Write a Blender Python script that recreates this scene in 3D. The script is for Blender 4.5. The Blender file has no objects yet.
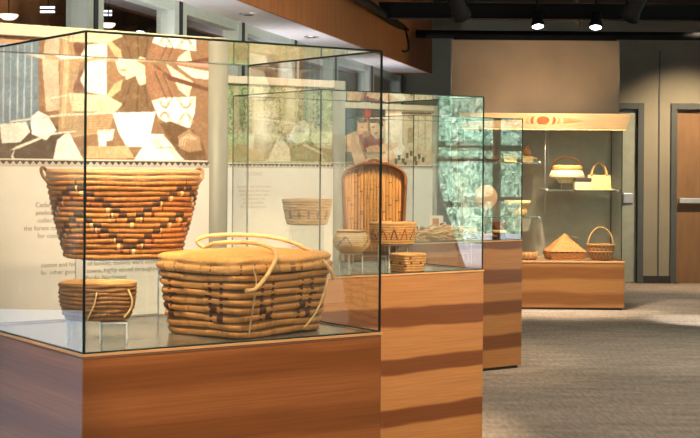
import bpy, bmesh, math, random
from mathutils import Vector, Matrix
random.seed(7)
C = bpy.context.scene.collection
PI = math.pi
ROT = math.radians(35.0)                       # the cases and panels stand turned to the room
E1 = Vector((math.cos(ROT), math.sin(ROT), 0)); E2 = Vector((-math.sin(ROT), math.cos(ROT), 0))

# ------------------------------------------------------------------ materials
def nmat(name):
    m = bpy.data.materials.new(name); m.use_nodes = True
    nt = m.node_tree; nt.nodes.clear()
    out = nt.nodes.new('ShaderNodeOutputMaterial')
    return m, nt, out
def N(nt, t, **kw):
    n = nt.nodes.new(t)
    for k, v in kw.items():
        if k.startswith('i_'):
            key = k[2:]
            n.inputs[int(key) if key.isdigit() else key].default_value = v
        else: setattr(n, k, v)
    return n
def ramp(nt, stops, interp='LINEAR'):
    r = nt.nodes.new('ShaderNodeValToRGB'); r.color_ramp.interpolation = interp
    e = r.color_ramp.elements
    while len(e) < len(stops): e.new(0.5)
    for el, (p, c) in zip(e, stops): el.position = p; el.color = (*c, 1)
    return r
def coords(nt, scale=(1,1,1)):
    tc = N(nt, 'ShaderNodeTexCoord'); mp = N(nt, 'ShaderNodeMapping'); mp.inputs['Scale'].default_value = scale
    nt.links.new(tc.outputs['Object'], mp.inputs['Vector']); return mp.outputs['Vector']
def plain(name, col, rough=.6, metal=0, noise=.12, nscale=12, bump=0, spec=.4, stretch=(1,1,1)):
    m, nt, out = nmat(name)
    b = N(nt, 'ShaderNodeBsdfPrincipled'); b.inputs['Roughness'].default_value = rough; b.inputs['Metallic'].default_value = metal
    b.inputs['Specular IOR Level'].default_value = spec
    v = coords(nt, stretch)
    n = N(nt, 'ShaderNodeTexNoise'); n.inputs['Scale'].default_value = nscale; n.inputs['Detail'].default_value = 4
    nt.links.new(v, n.inputs['Vector'])
    lo = tuple(max(0, c*(1-noise)) for c in col); hi = tuple(min(1, c*(1+noise)) for c in col)
    r = ramp(nt, [(.3, lo), (.7, hi)])
    nt.links.new(n.outputs['Fac'], r.inputs['Fac']); nt.links.new(r.outputs['Color'], b.inputs['Base Color'])
    if bump:
        bp = N(nt, 'ShaderNodeBump'); bp.inputs['Strength'].default_value = bump; bp.inputs['Distance'].default_value = .01
        nt.links.new(n.outputs['Fac'], bp.inputs['Height']); nt.links.new(bp.outputs['Normal'], b.inputs['Normal'])
    nt.links.new(b.outputs['BSDF'], out.inputs['Surface']); return m
def emit(name, col, s):
    m, nt, out = nmat(name); e = N(nt, 'ShaderNodeEmission'); e.inputs['Color'].default_value = (*col, 1); e.inputs['Strength'].default_value = s
    nt.links.new(e.outputs['Emission'], out.inputs['Surface']); return m
def glass(name, tint=(.972,.988,.982), k=2.0, base=.0):
    m, nt, out = nmat(name)
    t = N(nt, 'ShaderNodeBsdfTransparent'); t.inputs['Color'].default_value = (*tint, 1)
    g = N(nt, 'ShaderNodeBsdfGlossy'); g.inputs['Roughness'].default_value = 0.0; g.inputs['Color'].default_value = (1,1,1,1)
    f = N(nt, 'ShaderNodeFresnel'); f.inputs['IOR'].default_value = 1.5
    mu = N(nt, 'ShaderNodeMath', operation='MULTIPLY_ADD', use_clamp=True); mu.inputs[1].default_value = k; mu.inputs[2].default_value = base
    geo = N(nt, 'ShaderNodeNewGeometry'); 
    # flat pane: same reflectance from both sides
    ior = N(nt, 'ShaderNodeMapRange'); ior.inputs['To Min'].default_value = 1.5; ior.inputs['To Max'].default_value = 1/1.5
    nt.links.new(geo.outputs['Backfacing'], ior.inputs['Value']); nt.links.new(ior.outputs['Result'], f.inputs['IOR'])
    mx = N(nt, 'ShaderNodeMixShader')
    nt.links.new(f.outputs['Fac'], mu.inputs[0]); nt.links.new(mu.outputs[0], mx.inputs['Fac'])
    nt.links.new(t.outputs['BSDF'], mx.inputs[1]); nt.links.new(g.outputs['BSDF'], mx.inputs[2])
    nt.links.new(mx.outputs['Shader'], out.inputs['Surface']); return m
def vcol(name, rough=.6, noise=.25, nscale=60, stretch=(1,1,1), bump=.3, spec=.3):
    """colour stored on the mesh by the builder, broken up by fibre noise"""
    m, nt, out = nmat(name)
    b = N(nt, 'ShaderNodeBsdfPrincipled'); b.inputs['Roughness'].default_value = rough; b.inputs['Specular IOR Level'].default_value = spec
    a = N(nt, 'ShaderNodeAttribute', attribute_name='Col')
    n = N(nt, 'ShaderNodeTexNoise'); n.inputs['Scale'].default_value = nscale; n.inputs['Detail'].default_value = 5
    nt.links.new(coords(nt, stretch), n.inputs['Vector'])
    r = ramp(nt, [(.3, (1-noise,)*3), (.7, (1+noise,)*3)])
    mx = N(nt, 'ShaderNodeMix', data_type='RGBA', blend_type='MULTIPLY'); mx.inputs[0].default_value = 1
    nt.links.new(a.outputs['Color'], mx.inputs[6]); nt.links.new(r.outputs['Color'], mx.inputs[7])
    nt.links.new(mx.outputs[2], b.inputs['Base Color'])
    if bump:
        bp = N(nt, 'ShaderNodeBump'); bp.inputs['Strength'].default_value = bump; bp.inputs['Distance'].default_value = .003
        nt.links.new(n.outputs['Fac'], bp.inputs['Height']); nt.links.new(bp.outputs['Normal'], b.inputs['Normal'])
    nt.links.new(b.outputs['BSDF'], out.inputs['Surface']); return m
def cedar(name, light, dark, period=.245, width=.3, soft=.06, phase=0., rough=.3, contrast=1.):
    m, nt, out = nmat(name)
    b = N(nt, 'ShaderNodeBsdfPrincipled'); b.inputs['Roughness'].default_value = rough; b.inputs['Specular IOR Level'].default_value = .45
    tc = N(nt, 'ShaderNodeTexCoord'); sp = N(nt, 'ShaderNodeSeparateXYZ'); nt.links.new(tc.outputs['Object'], sp.inputs[0])
    mp = N(nt, 'ShaderNodeMapping'); mp.inputs['Scale'].default_value = (1.4, 1.4, 4); nt.links.new(tc.outputs['Object'], mp.inputs['Vector'])
    n = N(nt, 'ShaderNodeTexNoise'); n.inputs['Scale'].default_value = 1.0; n.inputs['Detail'].default_value = 2; nt.links.new(mp.outputs['Vector'], n.inputs['Vector'])
    a = N(nt, 'ShaderNodeMath', operation='MULTIPLY_ADD'); a.inputs[1].default_value = .085; nt.links.new(n.outputs['Fac'], a.inputs[0]); nt.links.new(sp.outputs['Z'], a.inputs[2])
    d = N(nt, 'ShaderNodeMath', operation='MULTIPLY_ADD'); d.inputs[1].default_value = 1/period; d.inputs[2].default_value = phase; nt.links.new(a.outputs[0], d.inputs[0])
    fr = N(nt, 'ShaderNodeMath', operation='FRACT'); nt.links.new(d.outputs[0], fr.inputs[0])
    r = ramp(nt, [(0, light), (.5-width/2-soft, light), (.5-width/2, dark), (.5+width/2, dark), (min(.99, .5+width/2+soft), light)])
    nt.links.new(fr.outputs[0], r.inputs['Fac'])
    mp2 = N(nt, 'ShaderNodeMapping'); mp2.inputs['Scale'].default_value = (3, 3, 160); nt.links.new(tc.outputs['Object'], mp2.inputs['Vector'])
    n2 = N(nt, 'ShaderNodeTexNoise'); n2.inputs['Scale'].default_value = 1.; n2.inputs['Detail'].default_value = 6; nt.links.new(mp2.outputs['Vector'], n2.inputs['Vector'])
    r2 = ramp(nt, [(.3, (.8,.78,.75)), (.7, (1.12,1.12,1.12))]); nt.links.new(n2.outputs['Fac'], r2.inputs['Fac'])
    mx = N(nt, 'ShaderNodeMix', data_type='RGBA', blend_type='MULTIPLY'); mx.inputs[0].default_value = 1
    nt.links.new(r.outputs['Color'], mx.inputs[6]); nt.links.new(r2.outputs['Color'], mx.inputs[7]); nt.links.new(mx.outputs[2], b.inputs['Base Color'])
    nt.links.new(b.outputs['BSDF'], out.inputs['Surface']); return m
def carpet(name):
    m, nt, out = nmat(name)
    b = N(nt, 'ShaderNodeBsdfPrincipled'); b.inputs['Roughness'].default_value = .95; b.inputs['Specular IOR Level'].default_value = .1
    n = N(nt, 'ShaderNodeTexNoise'); n.inputs['Scale'].default_value = 1.; n.inputs['Detail'].default_value = 5
    nt.links.new(coords(nt, (2.2, 9, 1)), n.inputs['Vector'])
    n2 = N(nt, 'ShaderNodeTexNoise'); n2.inputs['Scale'].default_value = 1.; n2.inputs['Detail'].default_value = 2
    nt.links.new(coords(nt, (40, 9, 1)), n2.inputs['Vector'])
    r = ramp(nt, [(.3, (.215,.178,.15)), (.7, (.30,.252,.213))]); nt.links.new(n.outputs['Fac'], r.inputs['Fac'])
    r2 = ramp(nt, [(.35, (.84,.84,.84)), (.65, (1.1,1.1,1.1))]); nt.links.new(n2.outputs['Fac'], r2.inputs['Fac'])
    mx = N(nt, 'ShaderNodeMix', data_type='RGBA', blend_type='MULTIPLY'); mx.inputs[0].default_value = 1
    nt.links.new(r.outputs['Color'], mx.inputs[6]); nt.links.new(r2.outputs['Color'], mx.inputs[7]); nt.links.new(mx.outputs[2], b.inputs['Base Color'])
    bp = N(nt, 'ShaderNodeBump'); bp.inputs['Strength'].default_value = .4; bp.inputs['Distance'].default_value = .01
    nt.links.new(n2.outputs['Fac'], bp.inputs['Height']); nt.links.new(bp.outputs['Normal'], b.inputs['Normal'])
    nt.links.new(b.outputs['BSDF'], out.inputs['Surface']); return m
def panelling(name, a, bcol, scale):
    m, nt, out = nmat(name)
    b = N(nt, 'ShaderNodeBsdfPrincipled'); b.inputs['Roughness'].default_value = .5
    n = N(nt, 'ShaderNodeTexNoise'); n.inputs['Scale'].default_value = 1.; n.inputs['Detail'].default_value = 5
    nt.links.new(coords(nt, scale), n.inputs['Vector'])
    r = ramp(nt, [(.3, a), (.7, bcol)]); nt.links.new(n.outputs['Fac'], r.inputs['Fac']); nt.links.new(r.outputs['Color'], b.inputs['Base Color'])
    nt.links.new(b.outputs['BSDF'], out.inputs['Surface']); return m

M = {}
M['carpet'] = carpet('carpet')
M['wall'] = plain('wall_paint', (.26,.24,.195), .8, noise=.06, nscale=3)
M['wall_cool'] = plain('wall_paint_cool', (.17,.19,.18), .8, noise=.06, nscale=3)
M['partition'] = plain('partition_paint', (.25,.20,.145), .7, noise=.10, nscale=2.2)
M['ceil'] = panelling('ceiling_boards', (.035,.014,.008), (.07,.028,.015), (9,.6,1))
M['cedar_soffit'] = panelling('cedar_fascia', (.25,.085,.024), (.36,.13,.04), (18,18,1.2))
M['soffit'] = plain('soffit_paint', (.74,.70,.70), .7, noise=.05)
M['mullion'] = plain('mullion_metal', (.42,.47,.43), .45, .2, noise=.05)
M['gasket'] = plain('black_gasket', (.01,.01,.01), .6)
M['black'] = plain('black_metal', (.008,.0075,.0075), .7, 0, spec=.12)
M['darkpipe'] = plain('dark_pipe', (.010,.009,.008), .7, 0, spec=.12)
M['greyrod'] = plain('grey_rod', (.16,.15,.13), .5, .3)
M['frame'] = plain('door_frame_paint', (.075,.085,.09), .5, noise=.05)
M['door_grey'] = plain('door_grey_green', (.30,.33,.29), .6, noise=.06)
M['door_brown'] = plain('door_brown', (.22,.125,.065), .55, noise=.12, nscale=4, stretch=(3,3,.6))
M['steel'] = plain('brushed_steel', (.62,.62,.62), .35, .8, noise=.05)
M['base_dark'] = plain('rubber_base', (.03,.03,.032), .7)
M['glass'] = glass('case_glass', k=2.5); M['glass_back'] = glass('case_glass_back', k=.6)
M['glass_far'] = glass('window_glass', (.95,.97,.96), 1.5)
M['acrylic'] = glass('clear_acrylic', (.95,.97,.97), 2.2, .02)
M['rim'] = plain('glass_edge', (.012,.028,.024), .3, noise=.1)
def thin_edge(name, col, fac):
    m, nt, out = nmat(name); t = N(nt, 'ShaderNodeBsdfTransparent'); d = N(nt, 'ShaderNodeBsdfDiffuse'); d.inputs['Color'].default_value = (*col, 1)
    mx = N(nt, 'ShaderNodeMixShader'); mx.inputs['Fac'].default_value = fac
    nt.links.new(t.outputs['BSDF'], mx.inputs[1]); nt.links.new(d.outputs['BSDF'], mx.inputs[2]); nt.links.new(mx.outputs['Shader'], out.inputs['Surface']); return m
M['rim_back'] = thin_edge('glass_edge_back', (.10,.16,.14), .3)
M['rim_light'] = plain('acrylic_edge', (.72,.76,.75), .2, noise=.05)
M['deck'] = plain('grey_deck', (.145,.135,.118), .16, noise=.05, spec=.7)
M['post'] = plain('cream_post', (.23,.22,.175), .5, noise=.04)
M['rail'] = plain('cream_rail', (.42,.365,.27), .5, noise=.04)
M['board'] = plain('text_board', (.68,.63,.55), .6, noise=.03)
M['ink'] = plain('grey_ink', (.10,.085,.075), .8)
M['ink_red'] = plain('brown_ink', (.42,.26,.16), .8)
M['strip'] = plain('strip_cream', (.55,.48,.38), .6)
M['strip_dark'] = plain('strip_dark', (.07,.055,.05), .6)
M['mural_photo'] = vcol('printed_mural', .55, .05, 40, bump=0)
M['coil'] = vcol('coiled_root', .5, .22, 70, (1,1,1.6), .35)
M['weave'] = vcol('woven_splint', .55, .25, 90, bump=.4)
M['withe'] = plain('peeled_withe', (.66,.44,.20), .45, noise=.25, nscale=30)
M['withe_dark'] = plain('dark_withe', (.30,.15,.06), .5, noise=.25, nscale=30)
M['raffia'] = plain('raffia', (.62,.45,.25), .7, noise=.35, nscale=25)
M['bark'] = plain('brown_bark', (.16,.07,.03), .7, noise=.35, nscale=25)
M['white'] = plain('white_card', (.85,.82,.78), .6, noise=.03)
M['blue'] = plain('indigo_cloth', (.06,.06,.16), .7)
M['amber'] = plain('amber_wood', (.55,.26,.08), .5, noise=.2)
M['gold'] = plain('golden_straw', (.75,.5,.2), .6, noise=.25, nscale=40)
M['cream_cloth'] = plain('cream_cloth', (.78,.66,.48), .7, noise=.12)
M['lid_dark'] = plain('charcoal_lid', (.05,.04,.04), .6)
M['fascia'] = plain('pale_cedar_fascia', (.66,.43,.22), .5, noise=.12, nscale=3, stretch=(1,1,8))
M['emblem'] = plain('red_ochre_paint', (.42,.11,.03), .6)
M['emblem_tan'] = plain('tan_paint', (.58,.30,.10), .6)
M['case_back'] = plain('case_back', (.46,.42,.32), .6, noise=.06)
M['shelf_edge'] = plain('shelf_edge', (.10,.13,.12), .3)
M['lens'] = emit('lamp_lens', (1,.95,1), 9)
M['lens_off'] = plain('dark_reflector', (.10,.16,.14), .12, .9, noise=.9, nscale=40)
M['lamp_white'] = emit('lamp_bowl_glow', (1,.85,.68), 1.1)
M['tube_white'] = emit('tube_glow', (.85,.8,1), 1.6)
M['annex'] = panelling('dark_panelling', (.05,.022,.01), (.19,.095,.04), (3.2,3.2,.35))
M['leaf'] = vcol('hedge_leaves', .6, .3, 14, bump=0)
def hedge_mat(name):
    m, nt, out = nmat(name); b = N(nt, 'ShaderNodeBsdfPrincipled'); b.inputs['Roughness'].default_value = .7
    n = N(nt, 'ShaderNodeTexNoise'); n.inputs['Scale'].default_value = 42; n.inputs['Detail'].default_value = 3; nt.links.new(coords(nt), n.inputs['Vector'])
    r = ramp(nt, [(.36, (.10,.24,.16)), (.47, (.30,.54,.38)), (.55, (.50,.74,.58)), (.66, (.85,.95,.87))]); nt.links.new(n.outputs['Fac'], r.inputs['Fac'])  # palest stop paints sky glints onto the leaves
    nt.links.new(r.outputs['Color'], b.inputs['Base Color']); nt.links.new(b.outputs['BSDF'], out.inputs['Surface']); return m
M['hedge'] = hedge_mat('hedge_mass')
M['terrace'] = plain('pale_terrace', (.62,.68,.78), .8, noise=.05)
def backlit_sheet_mat(name):
    m, nt, out = nmat(name); d = N(nt, 'ShaderNodeBsdfDiffuse'); d.inputs['Color'].default_value = (.7,.75,.8,1)
    t = N(nt, 'ShaderNodeBsdfTranslucent'); t.inputs['Color'].default_value = (.75,.82,.9,1); mx = N(nt, 'ShaderNodeMixShader'); mx.inputs['Fac'].default_value = .6
    nt.links.new(d.outputs['BSDF'], mx.inputs[1]); nt.links.new(t.outputs['BSDF'], mx.inputs[2]); nt.links.new(mx.outputs['Shader'], out.inputs['Surface']); return m
M['backlit_sheet'] = backlit_sheet_mat('backlit_sheet_fabric')
M['edge_block'] = plain('mirrored_edge_block', (.10,.095,.085), .8)
cw = dict(light=(.50,.255,.095), dark=(.23,.085,.027))
M['cedar_one'] = cedar('cedar_first', (.27,.095,.03), (.19,.063,.018), .16, .30, .18, .1)
M['cedar_two'] = cedar('cedar_second', (.31,.142,.053), (.125,.042,.014), .235, .30, .05, .366)
M['cedar_three'] = cedar('cedar_third', (.29,.125,.044), (.13,.043,.014), .23, .36, .07, .48)
M['cedar_four'] = cedar('cedar_fourth', (.33,.155,.056), (.21,.085,.028), .24, .34, .14, .84)
M['cedar_edge'] = plain('cedar_edge', (.50,.27,.12), .4, noise=.1)

# ------------------------------------------------------------------ mesh helpers
class MB:
    def __init__(s): s.v = []; s.f = []; s.m = []; s.c = []; s.sm = []
    def quad(s, pts, mi=0, col=(.5,.5,.5), smooth=False):
        b = len(s.v); s.v += [tuple(p) for p in pts]; s.f.append(tuple(range(b, b+len(pts)))); s.m.append(mi); s.c.append(col); s.sm.append(smooth); return s
    def box(s, x0, y0, z0, x1, y1, z1, mi=0, col=(.5,.5,.5), xf=None):
        p = [(x0,y0,z0),(x1,y0,z0),(x1,y1,z0),(x0,y1,z0),(x0,y0,z1),(x1,y0,z1),(x1,y1,z1),(x0,y1,z1)]
        if xf: p = [tuple(xf @ Vector(q)) for q in p]
        b = len(s.v); s.v += p
        for f in ((3,2,1,0),(4,5,6,7),(0,1,5,4),(1,2,6,5),(2,3,7,6),(3,0,4,7)):
            s.f.append(tuple(b+i for i in f)); s.m.append(mi); s.c.append(col); s.sm.append(False)
        return s
    def hexa(s, p, mi=0, col=(.5,.5,.5)):
        b = len(s.v); s.v += [tuple(q) for q in p]
        for f in ((3,2,1,0),(4,5,6,7),(0,1,5,4),(1,2,6,5),(2,3,7,6),(3,0,4,7)):
            s.f.append(tuple(b+i for i in f)); s.m.append(mi); s.c.append(col); s.sm.append(False)
        return s
    def tube(s, pts, r, n=8, mi=0, col=(.5,.5,.5), cap=True):
        pts = [Vector(p) for p in pts]; k = len(pts)
        rr = r if isinstance(r, (list, tuple)) else [r]*k
        t0 = (pts[1]-pts[0]).normalized(); u = t0.orthogonal().normalized(); b = len(s.v)
        for i, p in enumerate(pts):
            t = (pts[min(i+1,k-1)]-pts[max(i-1,0)]).normalized()
            u = (u - t*u.dot(t)).normalized(); w = t.cross(u)
            for j in range(n):
                a = 2*PI*j/n; s.v.append(tuple(p + (u*math.cos(a)+w*math.sin(a))*rr[i]))
        for i in range(k-1):
            for j in range(n):
                s.f.append((b+i*n+j, b+i*n+(j+1)%n, b+(i+1)*n+(j+1)%n, b+(i+1)*n+j)); s.m.append(mi); s.c.append(col); s.sm.append(True)
        if cap:
            s.f.append(tuple(b+j for j in reversed(range(n)))); s.f.append(tuple(b+(k-1)*n+j for j in range(n)))
            s.m += [mi]*2; s.c += [col]*2; s.sm += [False]*2
        return s
    def lathe(s, prof, n=32, mi=0, sx=1, sy=1, col=(.5,.5,.5), c=(0,0,0)):
        b = len(s.v)
        for (r, z) in prof:
            for j in range(n):
                a = 2*PI*j/n; s.v.append((c[0]+r*sx*math.cos(a), c[1]+r*sy*math.sin(a), c[2]+z))
        for i in range(len(prof)-1):
            for j in range(n):
                s.f.append((b+i*n+j, b+i*n+(j+1)%n, b+(i+1)*n+(j+1)%n, b+(i+1)*n+j)); s.m.append(mi); s.c.append(col); s.sm.append(True)
        return s
    def build(s, name, mats, parent=None, bevel=0, loc=(0,0,0), rz=0):
        me = bpy.data.meshes.new(name); me.from_pydata(s.v, [], s.f)
        for m in (mats if isinstance(mats, (list, tuple)) else [mats]): me.materials.append(m)
        at = me.color_attributes.new('Col', 'FLOAT_COLOR', 'CORNER')
        data = []
        for p, c in zip(me.polygons, s.c):
            if c and isinstance(c[0], (list, tuple)):
                for q in c: data += [*q, 1]
            else:
                for _ in range(p.loop_total): data += [*c, 1]
        at.data.foreach_set('color', data)
        me.polygons.foreach_set('material_index', s.m); me.polygons.foreach_set('use_smooth', s.sm)
        me.update()
        o = bpy.data.objects.new(name, me); C.objects.link(o); o.location = loc; o.rotation_euler = (0,0,rz)
        if parent: o.parent = parent
        if bevel:
            b = o.modifiers.new('bevel', 'BEVEL'); b.width = bevel; b.segments = 2; b.limit_method = 'ANGLE'
        return o
def smooth(pts, k=6):
    """Catmull-Rom through the points"""
    P = [Vector(p) for p in pts]; P = [P[0]*2-P[1]] + P + [P[-1]*2-P[-2]]; out = []
    for i in range(1, len(P)-2):
        a, b, c, d = P[i-1:i+3]
        for j in range(k):
            t = j/k; out.append(.5*((2*b)+(c-a)*t+(2*a-5*b+4*c-d)*t*t+(3*b-a-3*c+d)*t**3))
    out.append(P[-2]); return out
def thing(name, label, cat, loc=(0,0,0), rz=0, group=None):
    o = bpy.data.objects.new(name, None); C.objects.link(o); o.location = loc; o.rotation_euler = (0,0,rz)
    o['label'] = label; o['category'] = cat
    if group: o['group'] = group
    o.empty_display_size = .1
    return o
def tag(o, label, cat, group=None):
    o['label'] = label; o['category'] = cat
    if group: o['group'] = group
    return o
def struct(o): o['kind'] = 'structure'; return o
def bx(name, x0, y0, z0, x1, y1, z1, mat, parent=None, bevel=0): return MB().box(x0,y0,z0,x1,y1,z1).build(name, mat, parent, bevel)

# ------------------------------------------------------------------ baskets
def sup(a, b, th, n):
    c, s = math.cos(th), math.sin(th)
    return a*math.copysign(abs(c)**(2/n), c), b*math.copysign(abs(s)**(2/n), s)
def coiled(name, sizes, h, n=2., ncoil=12, seg=160, colf=None, mat=None, parent=None, loc=(0,0,0), rz=0, depth=.004, rows=5, z0=0, closed_top=False, wall=.012, wob=.0015, inside=(.45,.28,.12)):
    """A coil-built vessel: sizes = list of (height fraction, half length, half depth); the coils are real ridges."""
    mb = MB(); rnd = random.Random(sum(map(ord, name)) + ncoil)
    def dims(f):
        for (f0, a0, b0), (f1, a1, b1) in zip(sizes, sizes[1:]):
            if f <= f1 + 1e-9:
                t = (f-f0)/max(1e-9, f1-f0); return a0+(a1-a0)*t, b0+(b1-b0)*t
        return sizes[-1][1:]
    rings = []; ph = [rnd.random()*6 for _ in range(ncoil+1)]
    # equal-length spacing round the plan outline
    dense = [sup(*dims(1.), 2*PI*i/1440, n) for i in range(1441)]
    L = [0]
    for p, q in zip(dense, dense[1:]): L.append(L[-1]+math.hypot(q[0]-p[0], q[1]-p[1]))
    ths = []; k = 0
    for j in range(seg):
        t = L[-1]*j/seg
        while L[k+1] < t: k += 1
        ths.append(2*PI*(k+(t-L[k])/max(1e-9, L[k+1]-L[k]))/1440)
    total = ncoil*rows
    for i in range(total+1):
        f = i/total; ci = min(ncoil-1, i//rows); t = (i % rows)/rows if i < total else 1
        a, b = dims(f); ring = []
        for j, th in enumerate(ths):
            bul = depth*(math.sqrt(max(0, math.sin(PI*t)))-.5)
            bul += wob*math.sin(j*.35+ph[ci])*math.sin(PI*t) + wob*.6*math.sin(j*2.1+ph[ci]*3)*math.sin(PI*t)
            x, y = sup(a+bul, b+bul, th, n)
            ring.append((x, y, z0+h*f + wob*1.2*math.sin(j*.11*2*PI/ (seg/40.)+ph[ci])*(0 < i < total)))
        rings.append(ring)
    for ring in rings: mb.v += ring
    for i in range(total):
        ci = i//rows; t = ((i % rows)+.5)/rows
        for j in range(seg):
            mb.f.append((i*seg+j, i*seg+(j+1) % seg, (i+1)*seg+(j+1) % seg, (i+1)*seg+j)); mb.m.append(0); mb.sm.append(True)
            mb.c.append(colf(j/seg, ci, t) if colf else (.5,.3,.12))
    base = (total)*seg
    def capring(src, z, fac):
        b0 = len(mb.v); mb.v += [(x*fac, y*fac, z) for (x, y, _) in src]; return b0
    if closed_top:
        prev = base
        for q, fac in ((.0, .97), (.004, .8), (.006, .5), (.007, .02)):
            nb = capring(rings[-1], z0+h+q, fac)
            for j in range(seg):
                mb.f.append((prev+j, prev+(j+1) % seg, nb+(j+1) % seg, nb+j)); mb.m.append(0); mb.sm.append(True); mb.c.append(colf(j/seg, ncoil, .5) if colf else (.5,.3,.12))
            prev = nb
    else:
        A = dims(1)[0]; prev = base
        for q, fr in [(.002, 1-wall*.5/A), (-.002, 1-wall/A)]+[(-h*g_, (dims(1-g_)[0]-wall-.004)/A) for g_ in (.1,.2,.35,.5,.65,.8,.93)]+[(-h*.94, .02)]:
            nb = capring(rings[-1], z0+h+q, fr)
            for j in range(seg):
                mb.f.append((prev+j, prev+(j+1) % seg, nb+(j+1) % seg, nb+j)); mb.m.append(0); mb.sm.append(True); mb.c.append(inside)
            prev = nb
    b0 = capring(rings[0], z0, .02)
    for j in range(seg):
        mb.f.append((j, b0+j, b0+(j+1) % seg, (j+1) % seg)); mb.m.append(0); mb.sm.append(False); mb.c.append(inside)
    return mb.build(name, mat or M['coil'], parent, 0, loc, rz)
def jit(c, k, r): 
    q = 1+r.uniform(-k, k); return tuple(min(1, x*q) for x in c)
def tri(x): x = x % 1.; return 2*abs(x-.5)      # 1 at 0, 0 at half

import numpy as np
def vnoise(h, w, cell, rng):
    """smooth value noise"""
    gh, gw = int(h/cell)+3, int(w/cell)+3
    g = rng.random((gh, gw)); y = np.arange(h)/cell; x = np.arange(w)/cell
    yi, xi = y.astype(int), x.astype(int); fy, fx = (y-yi)[:,None], (x-xi)[None,:]
    fy = fy*fy*(3-2*fy); fx = fx*fx*(3-2*fx)
    a = g[yi][:,xi]; b_ = g[yi][:,xi+1]; c = g[yi+1][:,xi]; d = g[yi+1][:,xi+1]
    return (a*(1-fx)+b_*fx)*(1-fy)+(c*(1-fx)+d*fx)*fy
def soften(im, n=1):
    for _ in range(n):
        p = np.pad(im, ((1,1),(1,1),(0,0)), 'edge')
        im = (p[:-2,1:-1]+p[2:,1:-1]+p[1:-1,:-2]+p[1:-1,2:]+2*p[1:-1,1:-1])/6
    return im
def paint(polys, w, h, seed, style):
    """a flat printed photograph as a colour grid, row 0 at the bottom"""
    rng = np.random.default_rng(seed); im = np.zeros((h, w, 3)) + .2
    yy, xx = np.mgrid[0:h, 0:w]; px = (xx+.5)/w; py = (yy+.5)/h
    for c, poly in polys:
        ins = np.zeros((h, w), bool); n = len(poly)
        for i in range(n):
            (x0, y0), (x1, y1) = poly[i], poly[(i+1) % n]
            if y0 == y1: continue
            m = ((y0 > py) != (y1 > py)) & (px < (x1-x0)*(py-y0)/(y1-y0)+x0); ins ^= m
        im[ins] = c
    im = soften(im, 1)
    if style == 'forest':
        lf = vnoise(h, w, 2.2, rng)*.6+vnoise(h, w, 5, rng)*.4; big = vnoise(h, w, 22, rng)
        g = np.clip((lf-.45)*5+.5, 0, 1)[...,None]; bc = np.array([.85,.82,.6])*.95; gr = np.array([.30,.42,.2])
        mix = (bc*big[...,None]+gr*(1-big[...,None]))
        im = im*.8*(1-g*.6)+mix*g*.6
        br = np.clip((vnoise(h, w, 2.5, rng)-.5)*4+.4, 0, 1); low = np.clip((.28-py)/.1, 0, 1)[...,None]
        im = im*(1-low*.6)+low*.6*(np.array([.62,.42,.26])*br[...,None]+np.array([.42,.5,.26])*(1-br[...,None]))
        im = im**1.35
        gl = np.exp(-(((px-.50)/.07)**2+((py-.42)/.28)**2))[...,None]*.6
        im = im*(1-gl)+np.array([.98,.97,.88])*gl
    else:
        n1 = vnoise(h, w, 3, rng); n2 = vnoise(h, w, 14, rng)
        n3 = vnoise(h, w, 1.3, rng); n4 = vnoise(h, w, 6, rng)
        im *= (.70+.22*n1+.22*n2+.2*n3)[...,None]; im = im + ((n4 > .62)*.06*n3)[...,None]*np.array([1,.85,.7])
    if style == 'far': im = im**1.6*.85
    return np.clip(im, 0, 1)
def photo(name, im, w, h, z0, y, parent, mat):
    H_, W_ = im.shape[:2]; vs = [(w*i/(W_-1), y, z0+h*j/(H_-1)) for j in range(H_) for i in range(W_)]
    fs = [(j*W_+i, j*W_+i+1, (j+1)*W_+i+1, (j+1)*W_+i) for j in range(H_-1) for i in range(W_-1)]
    me = bpy.data.meshes.new(name); me.from_pydata(vs, [], fs); me.materials.append(mat)
    at_ = me.color_attributes.new('Col', 'FLOAT_COLOR', 'POINT')
    at_.data.foreach_set('color', np.concatenate([im.reshape(-1,3), np.ones((H_*W_,1))], 1).astype(np.float32).ravel())
    o = bpy.data.objects.new(name, me); C.objects.link(o); o.parent = parent; return o
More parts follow.
